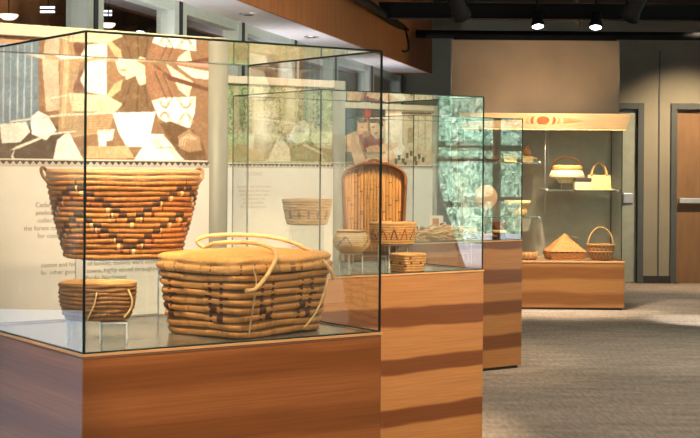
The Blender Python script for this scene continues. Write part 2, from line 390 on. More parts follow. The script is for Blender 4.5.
MURALS = {
 1: [
  ((0.3,0.165,0.085),[(0.019,1.114),(1.0,1.096),(1.005,-0.04),(0.023,-0.04)]),
  ((0.5,0.34,0.2),[(0.276,0.985),(1.0,1.078),(1.001,0.881),(0.276,0.803)]),
  ((0.17,0.24,0.3),[(0.02,0.92),(0.259,0.95),(0.266,0.271),(0.022,0.242)]),  # bluish reflection of the near case's side pane, painted into the print
  ((0.11,0.08,0.06),[(0.022,0.258),(0.36,0.276),(0.445,-0.049),(0.023,-0.04)]),
  ((0.6,0.52,0.45),[(0.116,0.916),(0.259,0.95),(0.292,0.821),(0.252,0.833),(0.196,0.868),(0.117,0.867)]),
  ((0.62,0.5,0.36),[(0.276,0.819),(0.341,0.826),(0.351,0.409),(0.294,0.389)]),
  ((0.48,0.29,0.15),[(0.358,0.862),(0.432,0.879),(0.402,0.219),(0.344,0.216)]),
  ((0.7,0.5,0.3),[(0.366,0.829),(0.387,0.831),(0.372,0.26),(0.356,0.259)]),
  ((0.2,0.08,0.05),[(0.4,0.597),(0.441,0.77),(0.459,0.585),(0.409,0.548)]),
  ((0.95,0.86,0.7),[(0.466,0.823),(0.543,0.849),(0.544,0.541),(0.459,0.569),(0.433,0.668)]),
  ((0.98,0.9,0.76),[(0.3,0.888),(0.382,0.999),(0.482,1.045),(0.492,0.86),(0.358,0.828)]),
  ((1,0.97,0.9),[(0.602,1.044),(0.861,1.113),(0.807,0.965),(0.744,0.871),(0.595,0.846)]),  # white lamp glare at the top, painted into the print
  ((1,0.9,0.75),[(0.743,1.01),(1.0,1.06),(1.0,0.988),(0.798,0.929)]),
  ((0.72,0.3,0.22),[(0.798,0.964),(1.0,1.006),(1.001,0.827),(0.908,0.836),(0.789,0.876)]),
  ((0.85,0.66,0.5),[(0.803,0.842),(0.927,0.696),(0.909,0.552),(0.863,0.619)]),
  ((0.9,0.75,0.6),[(0.853,0.83),(1.001,0.792),(1.001,0.72),(0.927,0.731)]),
  ((0.16,0.06,0.035),[(0.744,0.836),(0.826,0.739),(1.002,0.649),(1.002,0.613),(0.808,0.702)]),
  ((0.35,0.17,0.09),[(0.717,0.833),(0.789,0.771),(0.863,0.549),(0.746,0.487),(0.7,0.658)]),
  ((0.22,0.125,0.06),[(0.544,0.507),(0.621,0.702),(0.665,0.724),(0.709,0.693),(0.755,0.418),(0.605,0.409)]),
  ((0.9,0.74,0.5),[(0.582,0.836),(0.664,0.853),(0.709,0.815),(0.714,0.659),(0.687,0.639),(0.669,0.724),(0.63,0.686),(0.595,0.751)]),
  ((0.5,0.33,0.18),[(0.599,0.769),(0.616,0.779),(0.634,0.768),(0.621,0.754),(0.604,0.752)]),
  ((0.28,0.15,0.08),[(0.604,0.718),(0.63,0.712),(0.621,0.685),(0.604,0.683)]),
  ((0.66,0.45,0.24),[(0.544,0.541),(0.578,0.647),(0.613,0.684),(0.604,0.598),(0.553,0.508)]),
  ((0.86,0.7,0.46),[(0.384,0.554),(0.544,0.541),(0.613,0.478),(0.579,0.398),(0.401,0.404)]),
  ((0.5,0.33,0.17),[(0.36,0.376),(0.579,0.39),(0.554,0.234),(0.385,0.176)]),
  ((1,0.98,0.93),[(0.57,0.398),(0.759,0.419),(0.733,0.191),(0.711,0.111),(0.632,0.117),(0.597,0.236)]),
  ((0.99,0.94,0.84),[(0.741,0.513),(0.79,0.543),(0.941,0.563),(0.937,0.43),(0.915,0.287),(0.837,0.3),(0.773,0.367)]),
  ((0.17,0.09,0.04),[(0.778,0.315),(0.827,0.344),(0.929,0.27),(0.985,0.112),(0.995,-0.04),(0.893,-0.024)]),
  ((0.42,0.26,0.14),[(0.86,0.213),(0.91,0.277),(0.961,0.2),(0.971,0.093),(0.911,0.074),(0.869,0.108)]),
  ((0.97,0.92,0.82),[(0.65,-0.046),(0.738,0.226),(0.792,0.228),(0.911,-0.042)]),
  ((0.85,0.78,0.68),[(0.111,0.279),(0.214,0.301),(0.23,0.22),(0.19,0.135),(0.119,0.125)]),
  ((0.95,0.9,0.82),[(0.23,0.335),(0.262,0.395),(0.302,0.356),(0.336,0.241),(0.295,0.156),(0.238,0.203)]),
  ((0.8,0.7,0.55),[(0.15,0.306),(0.36,0.376),(0.57,0.406),(0.57,0.394),(0.36,0.359),(0.15,0.294)]),
  ((0.85,0.75,0.6),[(0.151,0.069),(0.179,0.102),(0.311,0.215),(0.422,0.245),(0.422,0.233),(0.311,0.198),(0.187,0.086)]),
  ((0.85,0.75,0.6),[(0.171,0.086),(0.163,0.02),(0.191,-0.054),(0.183,-0.054),(0.155,0.019)]),
  ((0.8,0.72,0.55),[(0.31,0.506),(0.392,0.546),(0.392,0.535),(0.31,0.495)]),
  ((0.97,0.9,0.75),[(0.507,0.249),(0.58,0.261),(0.571,0.167),(0.546,0.157),(0.542,0.08),(0.516,0.08)]),
  ((0.97,0.92,0.8),[(0.34,0.158),(0.385,0.235),(0.461,-0.049),(0.32,-0.051)]),
  ((0.62,0.42,0.22),[(0.465,0.112),(0.637,0.118),(0.668,0.015),(0.461,0.01)]),
  ((0.45,0.31,0.17),[(0.877,0.319),(0.888,0.415),(0.885,0.416),(0.874,0.321)]),
  ((0.45,0.31,0.17),[(0.886,0.412),(0.905,0.413),(0.905,0.42),(0.886,0.419)]),
  ((0.45,0.31,0.17),[(0.903,0.416),(0.915,0.321),(0.919,0.323),(0.907,0.418)]),
  ((0.45,0.31,0.17),[(0.873,0.549),(0.884,0.454),(0.888,0.456),(0.876,0.55)]),
  ((0.45,0.31,0.17),[(0.886,0.452),(0.905,0.453),(0.905,0.46),(0.886,0.459)]),
  ((0.45,0.31,0.17),[(0.906,0.456),(0.918,0.552),(0.914,0.553),(0.903,0.457)]),
  ((0.45,0.31,0.17),[(0.867,0.318),(0.884,0.404),(0.88,0.407),(0.863,0.321)]),
  ((0.45,0.31,0.17),[(0.882,0.402),(0.909,0.404),(0.909,0.411),(0.882,0.409)]),
  ((0.45,0.31,0.17),[(0.908,0.406),(0.925,0.321),(0.929,0.324),(0.911,0.408)]),
  ((0.45,0.31,0.17),[(0.862,0.547),(0.88,0.464),(0.883,0.466),(0.866,0.55)]),
  ((0.45,0.31,0.17),[(0.882,0.461),(0.909,0.463),(0.909,0.47),(0.882,0.469)]),
  ((0.45,0.31,0.17),[(0.911,0.466),(0.928,0.552),(0.924,0.555),(0.907,0.468)]),
  ((0.45,0.31,0.17),[(0.856,0.317),(0.879,0.393),(0.876,0.397),(0.853,0.321)]),
  ((0.45,0.31,0.17),[(0.877,0.392),(0.914,0.394),(0.914,0.401),(0.877,0.399)]),
  ((0.45,0.31,0.17),[(0.913,0.395),(0.936,0.321),(0.939,0.325),(0.916,0.399)]),
  ((0.45,0.31,0.17),[(0.852,0.546),(0.875,0.473),(0.879,0.477),(0.855,0.55)]),
  ((0.45,0.31,0.17),[(0.877,0.471),(0.914,0.474),(0.914,0.481),(0.877,0.478)]),
  ((0.45,0.31,0.17),[(0.915,0.475),(0.938,0.553),(0.935,0.556),(0.912,0.479)]),
  ((0.45,0.31,0.17),[(0.786,0.346),(0.794,0.422),(0.791,0.423),(0.782,0.347)]),
  ((0.45,0.31,0.17),[(0.793,0.419),(0.807,0.42),(0.807,0.427),(0.793,0.426)]),
  ((0.45,0.31,0.17),[(0.805,0.422),(0.815,0.348),(0.818,0.349),(0.809,0.424)]),
  ((0.45,0.31,0.17),[(0.781,0.528),(0.791,0.453),(0.794,0.455),(0.785,0.529)]),
  ((0.45,0.31,0.17),[(0.792,0.45),(0.807,0.451),(0.807,0.458),(0.792,0.457)]),
  ((0.45,0.31,0.17),[(0.809,0.454),(0.817,0.53),(0.814,0.532),(0.805,0.456)]),
  ((0.45,0.31,0.17),[(0.777,0.345),(0.791,0.413),(0.787,0.415),(0.774,0.347)]),
  ((0.45,0.31,0.17),[(0.789,0.411),(0.811,0.412),(0.811,0.419),(0.789,0.418)]),
  ((0.45,0.31,0.17),[(0.809,0.414),(0.823,0.348),(0.826,0.35),(0.812,0.417)]),
  ((0.45,0.31,0.17),[(0.773,0.527),(0.787,0.46),(0.79,0.463),(0.777,0.529)]),
  ((0.45,0.31,0.17),[(0.789,0.458),(0.81,0.46),(0.81,0.467),(0.789,0.465)]),
  ((0.45,0.31,0.17),[(0.812,0.462),(0.825,0.53),(0.822,0.533),(0.809,0.464)]),
  ((0.45,0.31,0.17),[(0.769,0.344),(0.787,0.405),(0.784,0.408),(0.766,0.347)]),
  ((0.45,0.31,0.17),[(0.785,0.403),(0.814,0.404),(0.814,0.411),(0.785,0.41)]),
  ((0.45,0.31,0.17),[(0.813,0.406),(0.831,0.347),(0.834,0.351),(0.816,0.41)]),
  ((0.45,0.31,0.17),[(0.765,0.525),(0.784,0.467),(0.787,0.471),(0.768,0.529)]),
  ((0.45,0.31,0.17),[(0.785,0.466),(0.814,0.468),(0.814,0.475),(0.785,0.473)]),
  ((0.45,0.31,0.17),[(0.816,0.469),(0.834,0.531),(0.83,0.534),(0.812,0.473)]),
  ((0.62,0.45,0.26),[(0.399,0.538),(0.416,0.404),(0.419,0.406),(0.402,0.539)]),
  ((0.62,0.45,0.26),[(0.42,0.531),(0.437,0.405),(0.44,0.407),(0.423,0.533)]),
  ((0.62,0.45,0.26),[(0.441,0.524),(0.458,0.407),(0.461,0.409),(0.444,0.526)]),
  ((0.62,0.45,0.26),[(0.462,0.517),(0.479,0.408),(0.482,0.41),(0.465,0.519)]),
  ((0.62,0.45,0.26),[(0.483,0.51),(0.5,0.409),(0.503,0.412),(0.486,0.512)]),
  ((0.62,0.45,0.26),[(0.504,0.503),(0.522,0.411),(0.525,0.413),(0.507,0.506)]),
  ((0.62,0.45,0.26),[(0.525,0.496),(0.543,0.412),(0.546,0.415),(0.529,0.499)]),
  ((0.62,0.45,0.26),[(0.547,0.489),(0.564,0.413),(0.568,0.416),(0.55,0.492)]),
  ((0.62,0.45,0.26),[(0.569,0.482),(0.586,0.414),(0.589,0.418),(0.572,0.485)]),
  ((0.66,0.48,0.28),[(0.396,0.519),(0.587,0.482),(0.587,0.487),(0.396,0.524)]),
  ((0.66,0.48,0.28),[(0.396,0.492),(0.587,0.462),(0.588,0.467),(0.397,0.497)]),
  ((0.66,0.48,0.28),[(0.396,0.465),(0.587,0.441),(0.588,0.446),(0.397,0.47)]),
  ((0.66,0.48,0.28),[(0.397,0.438),(0.587,0.42),(0.588,0.426),(0.397,0.443)]),
  ((0.66,0.48,0.28),[(0.397,0.411),(0.588,0.4),(0.588,0.405),(0.397,0.416)]),
  ((0.34,0.2,0.1),[(0.368,0.34),(0.562,0.369),(0.562,0.375),(0.368,0.346)]),
  ((0.34,0.2,0.1),[(0.368,0.319),(0.562,0.348),(0.562,0.354),(0.368,0.324)]),
  ((0.34,0.2,0.1),[(0.368,0.297),(0.562,0.328),(0.562,0.334),(0.368,0.303)]),
  ((0.34,0.2,0.1),[(0.368,0.275),(0.562,0.307),(0.562,0.313),(0.368,0.281)]),
  ((0.34,0.2,0.1),[(0.368,0.253),(0.562,0.287),(0.562,0.293),(0.368,0.259)]),
  ((0.34,0.2,0.1),[(0.369,0.231),(0.562,0.266),(0.562,0.272),(0.368,0.237)]),
  ((0.34,0.2,0.1),[(0.369,0.21),(0.562,0.246),(0.562,0.252),(0.368,0.215)]),
  ((0.5,0.36,0.2),[(0.352,0.828),(0.346,0.242),(0.349,0.242),(0.355,0.828)]),
  ((0.5,0.36,0.2),[(0.371,0.83),(0.361,0.242),(0.364,0.242),(0.374,0.83)]),
  ((0.5,0.36,0.2),[(0.389,0.832),(0.376,0.243),(0.379,0.243),(0.393,0.832)]),
  ((0.5,0.36,0.2),[(0.408,0.834),(0.391,0.244),(0.394,0.244),(0.411,0.834)]),
  ((0.14,0.075,0.04),[(0.645,0.654),(0.611,0.428),(0.616,0.425),(0.65,0.652)]),
  ((0.14,0.075,0.04),[(0.68,0.656),(0.672,0.413),(0.678,0.413),(0.686,0.656)]),
  ((0.14,0.075,0.04),[(0.706,0.64),(0.725,0.433),(0.731,0.435),(0.712,0.642)]),
  ((0.14,0.075,0.04),[(0.751,0.765),(0.806,0.524),(0.811,0.529),(0.756,0.77)]),
  ((0.14,0.075,0.04),[(0.787,0.751),(0.833,0.535),(0.838,0.54),(0.792,0.756)]),
  ((0.45,0.5,0.52),[(0.122,0.884),(0.12,0.296),(0.125,0.296),(0.127,0.884)]),
  ((0.45,0.5,0.52),[(0.15,0.887),(0.148,0.298),(0.153,0.298),(0.154,0.888)]),
  ((0.45,0.5,0.52),[(0.177,0.891),(0.176,0.299),(0.18,0.299),(0.182,0.891)]),
  ((0.45,0.5,0.52),[(0.205,0.894),(0.203,0.301),(0.208,0.301),(0.21,0.894)]),
  ((0.45,0.5,0.52),[(0.233,0.897),(0.231,0.302),(0.236,0.302),(0.238,0.898)]),
  ((0.45,0.31,0.17),[(0.736,0.18),(0.759,0.103),(0.762,0.106),(0.739,0.184)]),
  ((0.45,0.31,0.17),[(0.761,0.101),(0.819,0.112),(0.819,0.118),(0.76,0.108)]),
  ((0.45,0.31,0.17),[(0.818,0.113),(0.864,-0.027),(0.867,-0.023),(0.821,0.117)]),
  ((0.45,0.31,0.17),[(0.751,0.181),(0.773,0.103),(0.776,0.107),(0.754,0.184)]),
  ((0.45,0.31,0.17),[(0.775,0.101),(0.828,0.112),(0.828,0.119),(0.775,0.108)]),
  ((0.45,0.31,0.17),[(0.826,0.113),(0.881,-0.026),(0.884,-0.022),(0.829,0.117)]),
  ((0.45,0.31,0.17),[(0.765,0.181),(0.788,0.104),(0.791,0.107),(0.768,0.185)]),
  ((0.45,0.31,0.17),[(0.79,0.102),(0.837,0.112),(0.836,0.119),(0.789,0.109)]),
  ((0.45,0.31,0.17),[(0.835,0.113),(0.899,-0.026),(0.902,-0.022),(0.838,0.118)]),
  ((0.75,0.58,0.4),[(0.866,0.125),(0.875,0.187),(0.872,0.188),(0.863,0.126)]),
  ((0.75,0.58,0.4),[(0.874,0.185),(0.911,0.231),(0.909,0.236),(0.873,0.19)]),
  ((0.75,0.58,0.4),[(0.909,0.231),(0.947,0.188),(0.948,0.193),(0.911,0.236)]),
  ((0.75,0.58,0.4),[(0.878,0.125),(0.887,0.196),(0.884,0.198),(0.875,0.126)]),
  ((0.75,0.58,0.4),[(0.886,0.194),(0.911,0.212),(0.91,0.218),(0.885,0.2)]),
  ((0.75,0.58,0.4),[(0.91,0.212),(0.938,0.187),(0.94,0.193),(0.911,0.218)]),
  ((0.75,0.58,0.4),[(0.89,0.126),(0.899,0.206),(0.896,0.207),(0.887,0.127)]),
  ((0.75,0.58,0.4),[(0.897,0.204),(0.91,0.193),(0.911,0.199),(0.898,0.21)]),
  ((0.75,0.58,0.4),[(0.91,0.193),(0.93,0.187),(0.931,0.193),(0.911,0.199)]),
 ],
 2: [
  ((0.22,0.26,0.13),[(-0.01,1.142),(1.01,1.112),(1.015,-0.045),(-0.005,-0.036)]),
  ((0.5,0.42,0.3),[(0.301,1.072),(0.335,1.063),(0.345,0.314),(0.298,0.312)]),
  ((0.15,0.17,0.09),[(0.355,1.077),(0.376,1.067),(0.386,0.315),(0.352,0.314)]),
  ((0.6,0.6,0.45),[(0.437,1.085),(0.5,1.078),(0.51,0.32),(0.434,0.317)]),
  ((0.16,0.18,0.1),[(0.548,1.096),(0.576,1.085),(0.587,0.323),(0.545,0.322)]),
  ((0.13,0.15,0.08),[(0.611,1.102),(0.633,1.091),(0.643,0.326),(0.608,0.324)]),
  ((0.62,0.55,0.42),[(0.661,1.106),(0.718,1.099),(0.728,0.329),(0.657,0.326)]),
  ((0.2,0.2,0.13),[(0.754,1.115),(0.783,1.105),(0.793,0.332),(0.75,0.33)]),
  ((0.4,0.36,0.26),[(0.811,1.12),(0.848,1.111),(0.858,0.335),(0.808,0.332)]),
  ((0.12,0.16,0.08),[(0.877,1.127),(0.899,1.115),(0.91,0.337),(0.873,0.335)]),
  ((0.4,0.42,0.25),[(0.928,1.131),(0.972,1.122),(0.983,0.34),(0.924,0.337)]),
  ((0.4,0.5,0.28),[(0.0,0.3),(0.291,0.362),(0.998,0.42),(0.998,0.287),(0.001,0.2)]),
  ((0.42,0.27,0.16),[(0.001,0.175),(0.496,0.268),(0.999,0.234),(0.999,0.074),(0.002,0.027)]),
  ((0.25,0.12,0.1),[(0.608,0.285),(0.636,0.39),(0.664,0.379),(0.686,0.275)]),
  ((0.5,0.55,0.6),[(0.665,0.275),(0.678,0.392),(0.707,0.367),(0.736,0.264)]),
  ((0.55,0.36,0.27),[(0.636,0.39),(0.65,0.423),(0.664,0.392)]),
  ((0.55,0.4,0.3),[(0.678,0.392),(0.692,0.425),(0.707,0.38)]),
 ],
 3: [
  ((0.7,0.56,0.42),[(-0.132,1.125),(1.06,1.066),(1.065,-0.099),(-0.127,-0.061)]),
  ((0.13,0.17,0.2),[(-0.132,1.125),(0.324,1.016),(0.234,0.761),(0.215,0.583),(0.116,0.472),(-0.129,0.393)]),
  ((0.12,0.09,0.08),[(0.203,1.008),(0.508,0.992),(0.509,0.794),(0.214,0.743)]),
  ((0.55,0.1,0.08),[(0.304,1.015),(0.365,1.019),(0.355,0.857),(0.509,0.884),(0.509,0.794),(0.285,0.782)]),
  ((0.9,0.8,0.68),[(0.509,0.92),(0.686,0.95),(0.689,0.133),(0.512,0.128)]),
  ((0.74,0.64,0.5),[(0.686,0.95),(0.995,0.951),(0.999,0.103),(0.69,0.096)]),
  ((0.2,0.13,0.09),[(0.675,0.967),(0.995,0.969),(0.995,0.932),(0.675,0.922)]),
  ((0.45,0.3,0.2),[(0.686,0.931),(0.694,0.932),(0.697,0.278),(0.689,0.278)]),
  ((0.52,0.4,0.3),[(0.845,0.923),(0.853,0.924),(0.856,0.283),(0.848,0.283)]),
  ((0.52,0.4,0.3),[(0.92,0.928),(0.928,0.928),(0.931,0.285),(0.923,0.285)]),
  ((0.55,0.42,0.27),[(0.74,0.68),(0.803,0.683),(0.804,0.409),(0.741,0.407)]),
  ((0.85,0.55,0.36),[(0.224,0.796),(0.325,0.82),(0.346,0.589),(0.266,0.514),(0.225,0.619)]),
  ((0.88,0.66,0.48),[(0.335,0.803),(0.458,0.81),(0.479,0.631),(0.408,0.466),(0.346,0.589)]),
  ((0.14,0.08,0.06),[(0.325,0.82),(0.468,0.846),(0.489,0.703),(0.458,0.666),(0.437,0.755),(0.346,0.75)]),
  ((0.5,0.28,0.18),[(0.366,0.679),(0.397,0.699),(0.397,0.663),(0.366,0.661)]),
  ((0.6,0.25,0.18),[(0.387,0.573),(0.438,0.593),(0.418,0.538)]),
  ((0.5,0.12,0.1),[(0.235,0.531),(0.346,0.589),(0.408,0.466),(0.49,0.488),(0.491,0.308),(0.328,0.196),(0.267,0.265)]),
  ((0.92,0.66,0.47),[(0.096,0.507),(0.205,0.6),(0.246,0.442),(0.308,0.124),(0.533,0.129),(0.533,0.039),(0.188,-0.038),(0.146,0.261)]),
  ((0.9,0.64,0.46),[(0.307,0.32),(0.48,0.379),(0.636,0.421),(0.647,0.349),(0.512,0.236),(0.328,0.213)]),
  ((0.92,0.68,0.5),[(0.471,0.181),(0.615,0.276),(0.658,0.204),(0.575,0.094),(0.471,0.074)]),
  ((0.3,0.28,0.24),[(0.097,0.225),(0.167,0.227),(0.208,-0.056),(0.098,-0.057)]),
  ((0.25,0.14,0.09),[(0.224,0.796),(0.325,0.82),(0.325,0.757),(0.244,0.735)]),
  ((0.45,0.24,0.15),[(0.325,0.784),(0.347,0.785),(0.357,0.572),(0.336,0.553)]),
  ((0.4,0.2,0.13),[(0.255,0.674),(0.285,0.684),(0.285,0.661),(0.255,0.656)]),
  ((0.55,0.25,0.18),[(0.265,0.585),(0.316,0.596),(0.296,0.562)]),
  ((0.62,0.4,0.27),[(0.286,0.568),(0.346,0.607),(0.347,0.518),(0.266,0.479)]),
  ((0.6,0.38,0.26),[(0.236,0.442),(0.256,0.443),(0.328,0.124),(0.308,0.088)]),
  ((0.6,0.38,0.26),[(0.307,0.231),(0.512,0.245),(0.512,0.211),(0.328,0.178)]),
  ((0.35,0.07,0.06),[(0.306,0.445),(0.327,0.454),(0.337,0.321),(0.317,0.302)]),
  ((0.35,0.07,0.06),[(0.449,0.468),(0.47,0.469),(0.46,0.343),(0.439,0.324)]),
  ((0.72,0.6,0.5),[(0.53,0.85),(0.55,0.851),(0.574,0.274),(0.553,0.274)]),
  ((0.95,0.9,0.8),[(0.584,0.275),(0.678,0.405),(0.72,0.315),(0.637,0.131)]),
  ((0.12,0.1,0.08),[(0.637,0.186),(0.668,0.186),(0.664,0.096),(0.641,0.095)]),
  ((0.12,0.1,0.08),[(0.679,0.132),(0.711,0.133),(0.707,0.042),(0.684,0.042)]),
  ((0.12,0.1,0.08),[(0.721,0.224),(0.752,0.225),(0.749,0.134),(0.725,0.133)]),
  ((0.12,0.1,0.08),[(0.763,0.262),(0.795,0.263),(0.791,0.171),(0.767,0.171)]),
  ((0.12,0.1,0.08),[(0.806,0.172),(0.838,0.173),(0.834,0.081),(0.81,0.081)]),
  ((0.12,0.1,0.08),[(0.848,0.209),(0.88,0.21),(0.876,0.119),(0.853,0.118)]),
  ((0.12,0.1,0.08),[(0.891,0.156),(0.923,0.156),(0.919,0.064),(0.896,0.064)]),
  ((0.12,0.1,0.08),[(0.7,0.06),(0.732,0.061),(0.728,-0.03),(0.705,-0.031)]),
  ((0.12,0.1,0.08),[(0.817,0.081),(0.849,0.081),(0.845,-0.01),(0.821,-0.011)]),
  ((0.12,0.1,0.08),[(0.606,0.113),(0.637,0.113),(0.633,0.023),(0.61,0.022)]),
 ],
}
# ------------------------------------------------------------------ room shell
T = .2392                                         # the glazed wall runs off at a slant to the right
WD = Vector((T, 1, 0)).normalized(); WN = Vector((WD.y, -WD.x, 0))
def onwall(D, Y, z): return (T*Y - D, Y, z)
YB = 17.15; CEIL = 3.42; XR = 6.0
struct(bx('floor', -7, -2.5, -.12, XR+.2, YB+.2, 0, M['carpet']))
struct(bx('ceiling', -7, -2.5, CEIL, XR+.2, YB+.2, CEIL+.12, M['ceil']))
# back wall with two door openings
mb = MB()
DX = ((2.66, 3.52), (4.0, 4.93)); DH = 2.13
xs = [-3, DX[0][0], DX[0][1], DX[1][0], DX[1][1], XR]
for i in range(5):
    if i in (1, 3): mb.box(xs[i], YB, DH, xs[i+1], YB+.15, CEIL)
    else: mb.box(xs[i], YB, 0, xs[i+1], YB+.15, CEIL)
struct(mb.build('wall_back', M['wall']))
struct(bx('wall_rear', -7, -2.5, 0, XR, -2.35, CEIL, M['wall']))
for i, (a, b) in enumerate(((DX[0][1]+.075, DX[1][0]-.075), (DX[1][1]+.075, XR))):
    struct(bx('baseboard_back' if i == 0 else 'baseboard_right_end', a, YB-.015, 0, b, YB, .09, M['base_dark']))
struct(bx('trim_1', 3.775, YB-.012, .09, 3.79, YB, 2.85, M['frame']))
def door(n, x0, x1, mat, brown):
    r = struct(bx(f'door_{n}', x0+.002, YB+.03, .008, x1-.002, YB+.14, DH-.002, mat))
    f = MB(); w = .075
    f.box(x0-w, YB-.03, 0, x0, YB+.1, DH+w); f.box(x1, YB-.03, 0, x1+w, YB+.1, DH+w); f.box(x0, YB-.03, DH, x1, YB+.1, DH+w)
    f.build('door_frame', M['frame'], r, .004)
    if brown:
        b = MB(); b.box(x0+.03, YB-.045, .985, x1-.05, YB-.015, 1.045); b.box(x0+.04, YB-.015, .99, x0+.1, YB+.03, 1.04); b.box(x1-.12, YB-.015, .99, x1-.06, YB+.03, 1.04)
        pb = b.build('push_bar', M['steel'], r, .004)
        MB().box(x0+.30, YB-.052, .985, x0+.36, YB-.0445, 1.045).build('latch_block', M['black'], pb)
    else:
        MB().box(x1-.16, YB+.005, .98, x1-.05, YB+.03, 1.10).build('lever_plate', M['steel'], r, .004)
door(1, *DX[0], M['door_grey'], False); door(2, *DX[1], M['door_brown'], True)

# glazed left wall: mullion pairs, dark room beyond
D = 3.45; ZS = 2.49
ys = [2.2, 3.7, 5.2, 6.62, 8.06, 9.42, 10.75, 12.2, 13.6, 15.17, 16.77]
def wallbox(mb, D0, D1, ya, yb, za, zb, mi=0):
    mb.hexa([onwall(D0,ya,za), onwall(D0,yb,za), onwall(D1,yb,za), onwall(D1,ya,za), onwall(D0,ya,zb), onwall(D0,yb,zb), onwall(D1,yb,zb), onwall(D1,ya,zb)], mi)
for i, (a, b) in enumerate(zip(ys, ys[1:])):
    mb = MB(); g = .028; w = .085
    for (p, q) in ((a+g, a+g+w), (b-g-w, b-g)): wallbox(mb, D-.05, D+.07, p, q, .0, ZS)
    wallbox(mb, D-.04, D+.07, a+g+w, b-g-w, ZS-.07, ZS); wallbox(mb, D-.04, D+.07, a+g+w, b-g-w, 0, .09)
    fr = struct(mb.build(f'window_{i+1}', M['mullion']))
    mb = MB(); wallbox(mb, D-.056, D+.05, b-g+.001, b+g-.001, 0, ZS); mb.build('gasket', M['gasket'], fr)
    mb = MB(); mb.quad([onwall(D,a+g+w,.09), onwall(D,b-g-w,.09), onwall(D,b-g-w,ZS-.07), onwall(D,a+g+w,ZS-.07)]); mb.build('pane', M['glass_far'], fr)
    if i in (0, 1, 2): mb = MB(); wallbox(mb, D+.09, D+.092, a+.04, b-.04, .0, .80); mb.build('added_backlit_sheet', M['backlit_sheet'], fr)  # unseen backlit sheets, added so the near plinth mirrors a bluish glow
mb = MB(); wallbox(mb, D-.05, D+.07, -2.4, 2.2, 0, ZS); wallbox(mb, D, D+.12, -2.4, YB, ZS, CEIL); wallbox(mb, D-.02, D+.1, 16.80, YB, 0, ZS)
struct(mb.build('wall_left', M['wall_cool']))
mb = MB(); wallbox(mb, 6.3, 6.42, -2.4, YB+.1, 0, CEIL)
struct(mb.build('wall_annex', M['annex']))
# dropped soffit with its cedar face
DC = 2.96; YE = 16.2
mb = MB(); wallbox(mb, DC, D, -2.3, YE, ZS, CEIL)
o = struct(mb.build('trim_2', M['soffit']))
mb = MB(); wallbox(mb, DC-.022, DC-.001, -2.3, YE+.02, ZS-.012, CEIL); wallbox(mb, DC-.001, D, YE+.001, YE+.022, ZS-.012, CEIL)
struct(mb.build('trim_3', M['cedar_soffit']))
for Y, w_ in ((10.1, 'nearer'), (11.82, 'farther')):
    p = onwall(3.16, Y, ZS-.012)
    t = thing('recessed_downlight', f'small round downlight in the pale soffit, the {w_} of the two', 'light', p, 0, 'soffit downlights')
    MB().lathe([(.001,.0),(.055,.0),(.065,.006),(.065,.0115)], 20).build('trim_ring', M['steel'], t)
    MB().lathe([(.001,-.002),(.035,-.002),(.04,.001)], 20).build('lens', M['lens_off'], t)

# right wall with its windows; the garden outside is what the glass cases mirror
WY = [4.95, 6.65, 8.35, 10.05, 11.75, 13.45]; WIN = [(4.95,6.65),(7.74,8.35),(8.35,10.05),(10.05,11.75),(11.75,13.45)]; W0, W1 = .42, 2.45
mb = MB()
mb.box(XR, -2.4, 0, XR+.15, WY[0], CEIL); mb.box(XR, WY[-1], 0, XR+.15, YB, CEIL); mb.box(XR, WY[0], 0, XR+.15, WY[-1], W0); mb.box(XR, WY[0], W1, XR+.15, WY[-1], CEIL); mb.box(XR, 6.65, W0, XR+.15, 7.74, W1)  # last box: added solid bay blocking part of the third case's reflection
struct(mb.build('wall_right', M['wall']))
for i, (a, b) in enumerate(WIN):
    mb = MB()
    for p, q in ((a, a+.035), (b-.035, b)): mb.box(XR+.02, p, W0, XR+.1, q, W1)
    for z0, z1 in ((W0, W0+.05), (1.04, 1.09), (1.45, 1.49), (1.57, 1.63), (W1-.05, W1)): mb.box(XR+.03, a+.035, z0, XR+.09, b-.035, z1)
    fr = struct(mb.build(f'window_{20+i}', M['frame']))
    MB().quad([(XR+.06,a+.035,W0+.05),(XR+.06,b-.035,W0+.05),(XR+.06,b-.035,W1-.05),(XR+.06,a+.035,W1-.05)]).build('pane', M['glass_far'], fr)
# unseen curved blocks, added to shape the window edge the cases mirror
for n_, yb in ((4, 4.95), (5, 7.74)):
    mb = MB(); pts = [(2.2*k/10, yb + .55*max(0, 1-2.2*k/10/1.62)**1.4) for k in range(11)]
    for (z0, y0), (z1, y1) in zip(pts, pts[1:]):
        mb.hexa([(XR-.06,yb-.35,z0),(XR-.005,yb-.35,z0),(XR-.005,y0,z0),(XR-.06,y0,z0),(XR-.06,yb-.35,z1),(XR-.005,yb-.35,z1),(XR-.005,y1,z1),(XR-.06,y1,z1)])
    struct(mb.build(f'trim_{n_}', M['edge_block']))
struct(bx('ground_outside', XR+.2, -6, -.3, 26, 30, -.15, M['terrace']))
